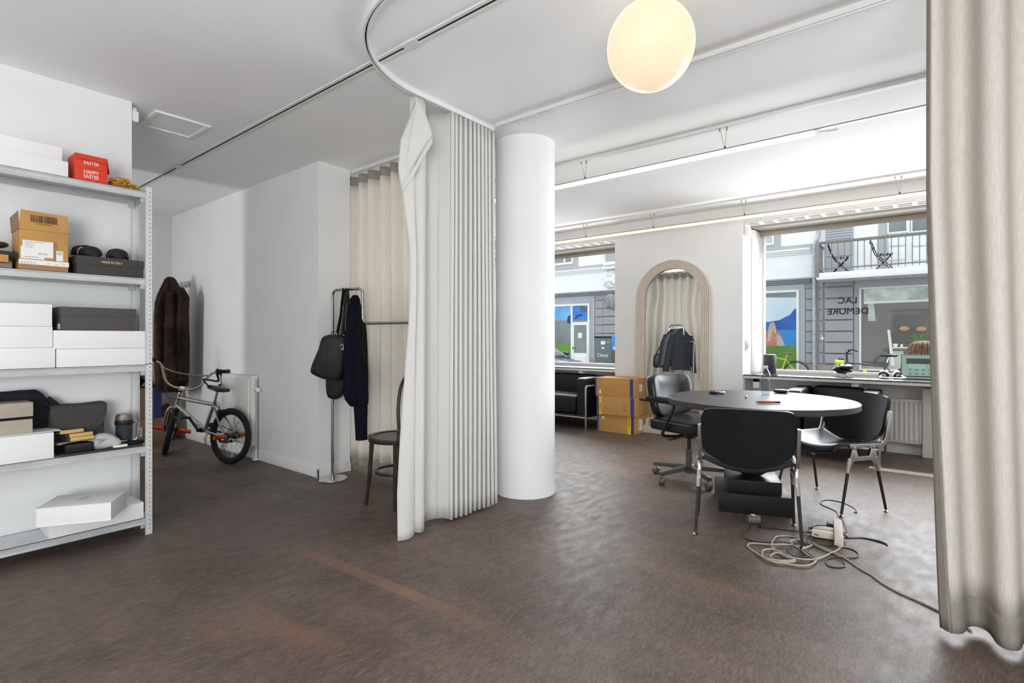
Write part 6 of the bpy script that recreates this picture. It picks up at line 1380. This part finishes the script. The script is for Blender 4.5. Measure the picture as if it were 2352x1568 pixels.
# bicycles
def bicycle(label, loc, rz, m_f, m_s, ebike=False, s=1.0):
    c = thing('bicycle', label, 'bicycle', loc, rz); c.scale = (s,s,s); R0 = .345; wb = 1.04
    for x in (0, wb):
        w_ = MB().tube([(x+R0*.96*math.cos(2*PI*k/40),0,R0+R0*.96*math.sin(2*PI*k/40)) for k in range(40)], .019 if not ebike else .028, 8, closed=True).build('tyre', m_tyre, c)
        q = MB()
        for k in range(24): a = 2*PI*k/24; q.tube([(x+.02*math.cos(a+.6),.02*(1 if k%2 else -1),R0+.02*math.sin(a+.6)),(x+.32*math.cos(a),0,R0+.32*math.sin(a))],.0016,3)
        q.build('spokes', m_chrome, w_, kind='stuff'); MB().cyl((x,-.05,R0),(x,.05,R0),.025).build('hub', m_alu, c)
    bbp = Vector((.43,0,.28)); stp = Vector((.27,0,.80+(.06 if ebike else 0))); htp = Vector((.90,0,.86)); hbp = Vector((.945,0,.70)); q = MB(); r_ = .018
    q.tube([bbp, stp], r_, 8).tube([stp-Vector((-.02,0,.07)), htp], r_*.9, 8).tube([bbp, hbp], r_ if not ebike else .045, 8).tube([htp+Vector((-.01,0,.05)), hbp], .022, 8)
    for sg in (-1, 1): q.tube([bbp, (0,sg*.05,R0)], .010, 6).tube([stp-Vector((0,0,.08)), (0,sg*.05,R0)], .008, 6).tube([hbp, (.97,sg*.045,.62), (wb,sg*.045,R0)], .012, 6)
    q.build('frame', m_f, c)
    MB().tube([stp, (.235,0,.90+(.07 if ebike else 0))], .013, 8).build('seat_post', m_chrome, c)
    MB().cushion((.24,0,.925+(.07 if ebike else 0)),(.27,.15,.055),e=.7,n=12,fn=lambda p: Vector((p.x,p.y*(1-.6*max(0,(p.x-.24)/.14)),p.z))).build('saddle', m_s, c)
    if ebike: MB().tube(smooth_path([(.80,-.32,1.07),(.86,-.2,1.10),(.90,0,1.04),(.86,.2,1.10),(.80,.32,1.07)]), .013, 8).cyl((.90,0,.9),(.90,0,1.05),.018).build('handlebar', m_black, c)
    else: MB().tube(smooth_path([(.86,-.21,.78),(.98,-.21,.82),(.99,-.21,.95),(.90,-.15,.97),(.90,.15,.97),(.99,.21,.95),(.98,.21,.82),(.86,.21,.78)]), .013, 8).cyl((.90,0,.86),(.90,0,.97),.014).build('handlebar', m_black, c)
    for x in (0, wb): MB().tube([(x+.375*math.cos(a),0,R0+.375*math.sin(a)) for a in [ (.1 if x else .35)*PI+k*.55*PI/10 for k in range(11)]], .016, 6, flat=.4).build('mudguard', m_black, c)
    MB().tube([bbp+Vector((0,.06,0)), bbp+Vector((.08,.07,-.14))], .009, 6).cb(tuple(bbp+Vector((.08,.11,-.14))),(.08,.08,.02)).tube([bbp-Vector((0,.06,0)), bbp+Vector((-.08,-.07,.14))], .009, 6).cb(tuple(bbp+Vector((-.08,-.11,.14))),(.08,.08,.02)).build('crank', m_black, c)
    MB().tube([(bbp.x,-.045,.28+.085),(0,-.045,R0+.03),(-.03,-.045,R0),(0,-.045,R0-.03),(bbp.x,-.045,.28-.085),(bbp.x+.085,-.045,.28)], .006, 5, closed=True).build('chain', m_black, c)
    return c
v = atX(1829,858,17.55)
bicycle('yellow-green bicycle with a brown saddle leaning by the poster window', (17.55,v.y,GZ), PI/2, mat('acid_green_paint',(.55,.62,.02),.35), mat('tan_saddle',(.28,.12,.06),.5))
v = atX(2078,856,12.6)
eb = bicycle('dark electric bicycle with a yellow bottle outside the right-hand window', (12.6,v.y,GZ), PI/2+.30, mat('slate_bike_paint',(.055,.065,.08),.4), m_leath2, True, 1.06)
m_hiv = mat('fluo_yellow', (.55,.75,.02), .5); MB().cushion((1.02,0,.86),(.14,.26,.10),e=.6,n=12).build('front_bag', m_hiv, eb)
MB().cushion((1.0,0,.92),(.1,.2,.03),e=.6,n=10).build('front_bag_top', m_black, eb)
MB().cyl((.56,0,.50),(.62,0,.70),.037,14).cyl((.62,0,.70),(.626,0,.725),.022,12).build('water_bottle', mat('yellow_bottle',(.80,.70,.01),.4), eb); MB().tube([(.60,.0,.40),(.86,0,.68)], .05, 10).build('battery', m_black, eb)
MB().cushion((-.08,0,.72),(.34,.30,.14),e=.7,n=14,fn=lambda p: p+p.normalized()*.02*noise.noise(p*12)).build('rolled_jacket', mat('black_nylon',(.02,.022,.028),.35,bump=.4,bscale=20), eb)
# bench and seated person outside the glass, seen from behind
bn = thing('bench', 'low wooden bench outside under the right-hand window', 'bench', (7.32,.2,GZ))
MB().box((-.17,-.8,.35),(.0,.8,.39)).box((.02,-.8,.35),(.19,.8,.39)).build('seat', mat('bench_wood',(.30,.20,.11),.7,var=.15,scale=20,stretch=(1,.1,1)), bn, bev=.004)
for y_ in (-.7,.7): MB().box((-.15,y_-.03,0),(.17,y_+.03,.35)).build('leg', m_blackm, bn, bev=.004)
pe = thing('person', 'person with long brown braids sitting outside the window behind the laptop', 'person', (7.34,.085,GZ))
m_hair = mat('brown_braids', (.26,.135,.075), .75, c2=(.09,.045,.025), scale=30, bump=.3, bscale=80); m_skin = mat('skin', (.45,.26,.18), .55); m_top = mat('dark_jumper', (.035,.035,.04), .9, var=.2, scale=30)
def skin_fig(name, joints, edges, mt, parent, sub=2):
    me = bpy.data.meshes.new(name); me.from_pydata([j[:3] for j in joints], edges, []); me.materials.append(mt)
    o = bpy.data.objects.new(name, me); COL.objects.link(o); o.parent = parent
    md = o.modifiers.new('skin', 'SKIN'); 
    if not me.skin_vertices: 
        bm = bmesh.new(); bm.from_mesh(me); bm.verts.layers.skin.verify(); bm.to_mesh(me); bm.free()
    for k, j in enumerate(joints):
        sv = me.skin_vertices[0].data[k]; r_ = j[3]; sv.radius = r_ if isinstance(r_, tuple) else (r_, r_); sv.use_root = (k == 0)
    s_ = o.modifiers.new('sub', 'SUBSURF'); s_.levels = s_.render_levels = sub
    for p_ in me.polygons: p_.use_smooth = True
    md.use_smooth_shade = True
    return o
J = [(0,0,.52,.14),(0.01,0,.70,.13),(-.01,0,.90,.15),(-.01,0,.99,.10),(0,0,1.06,.055),
     (-.01,.16,.95,.065),(.02,.22,.75,.05),(.20,.20,.66,.042),(-.01,-.16,.95,.065),(.02,-.22,.75,.05),(.20,-.20,.66,.042),
     (.03,.09,.51,.095),(.43,.11,.50,.072),(.47,.11,.10,.05),(.03,-.09,.51,.095),(.43,-.11,.50,.072),(.47,-.11,.10,.05),(.60,.11,.05,.04),(.60,-.11,.05,.04),(.27,.17,.65,.03),(.27,-.17,.65,.03)]
skin_fig('body', J, [(0,1),(1,2),(2,3),(3,4),(2,5),(5,6),(6,7),(2,8),(8,9),(9,10),(0,11),(11,12),(12,13),(0,14),(14,15),(15,16),(13,17),(16,18),(7,19),(10,20)], m_top, pe)
for sg in (1, -1):
    hx = Vector((.285,sg*.165,.645)); q = MB().cushion(hx+Vector((.03,0,0)),(.09,.075,.028),e=.7,n=10)
    for k in range(4): a = hx+Vector((.065,(k-1.5)*.019,0)); L3 = (.06,.07,.066,.05)[k]; q.tube([a,a+Vector((L3*.5,0,-.004)),a+Vector((L3*.85,0,-.022))],[.009,.008,.006],8)
    q.tube([hx+Vector((.01,-sg*.035,0)),hx+Vector((.04,-sg*.062,-.004)),hx+Vector((.062,-sg*.066,-.012))],[.011,.009,.007],8).build('hand', m_skin, pe)
hc = Vector((.01,0,1.20))
MB().cushion(hc,(.195,.155,.235),e=.95,n=18,fn=lambda p: p+Vector((.012*math.exp(-((p.y)/.02)**2-((p.z-1.18)/.03)**2) if p.x > .06 else 0,0,0))).cushion(hc+Vector((.105,0,-.012)),(.03,.03,.05),e=.9,n=8).cushion(hc+Vector((0,.08,-.01)),(.035,.02,.06),e=.9,n=8).cushion(hc+Vector((0,-.08,-.01)),(.035,.02,.06),e=.9,n=8).build('head', m_skin, pe)
for sg in (1,-1): MB().cushion(hc+Vector((.088,sg*.033,.008)),(.02,.03,.014),e=1,n=8).build('eye', m_paper, pe)
MB().cushion(hc+Vector((.09,0,-.06)),(.02,.05,.014),e=.9,n=8).build('mouth', mat('lips',(.35,.12,.10),.5), pe)
hb_ = MB().cushion(hc+Vector((-.02,0,.03)),(.29,.30,.27),e=.95,n=18); rh = random.Random(8)
for k in range(90):
    a = rh.uniform(PI*.42,PI*1.58); top_ = hc+Vector((-.02+.02*math.cos(a),.02*math.sin(a),.155)); r1 = rh.uniform(.145,.165); L3 = rh.uniform(.25,.50)
    pts_ = [top_, hc+Vector((-.02+r1*.75*math.cos(a),r1*.75*math.sin(a),.135)), hc+Vector((-.02+r1*math.cos(a),r1*1.02*math.sin(a),.03)), hc+Vector((-.03+r1*1.05*math.cos(a),r1*1.12*math.sin(a),-.10)), hc+Vector((-.04+r1*1.05*math.cos(a)+rh.uniform(-.01,.01),r1*1.2*math.sin(a)+rh.uniform(-.02,.02),-L3))]
    hb_.tube(smooth_path(pts_,4), rh.uniform(.007,.011), 5)
hb_.build('hair', m_hair, pe, ang=180)
for o in list(bpy.data.objects):
    if o.type == 'MESH' and not o.parent and not o.get('label') and not o.get('kind'): print('UNTAGGED', o.name)
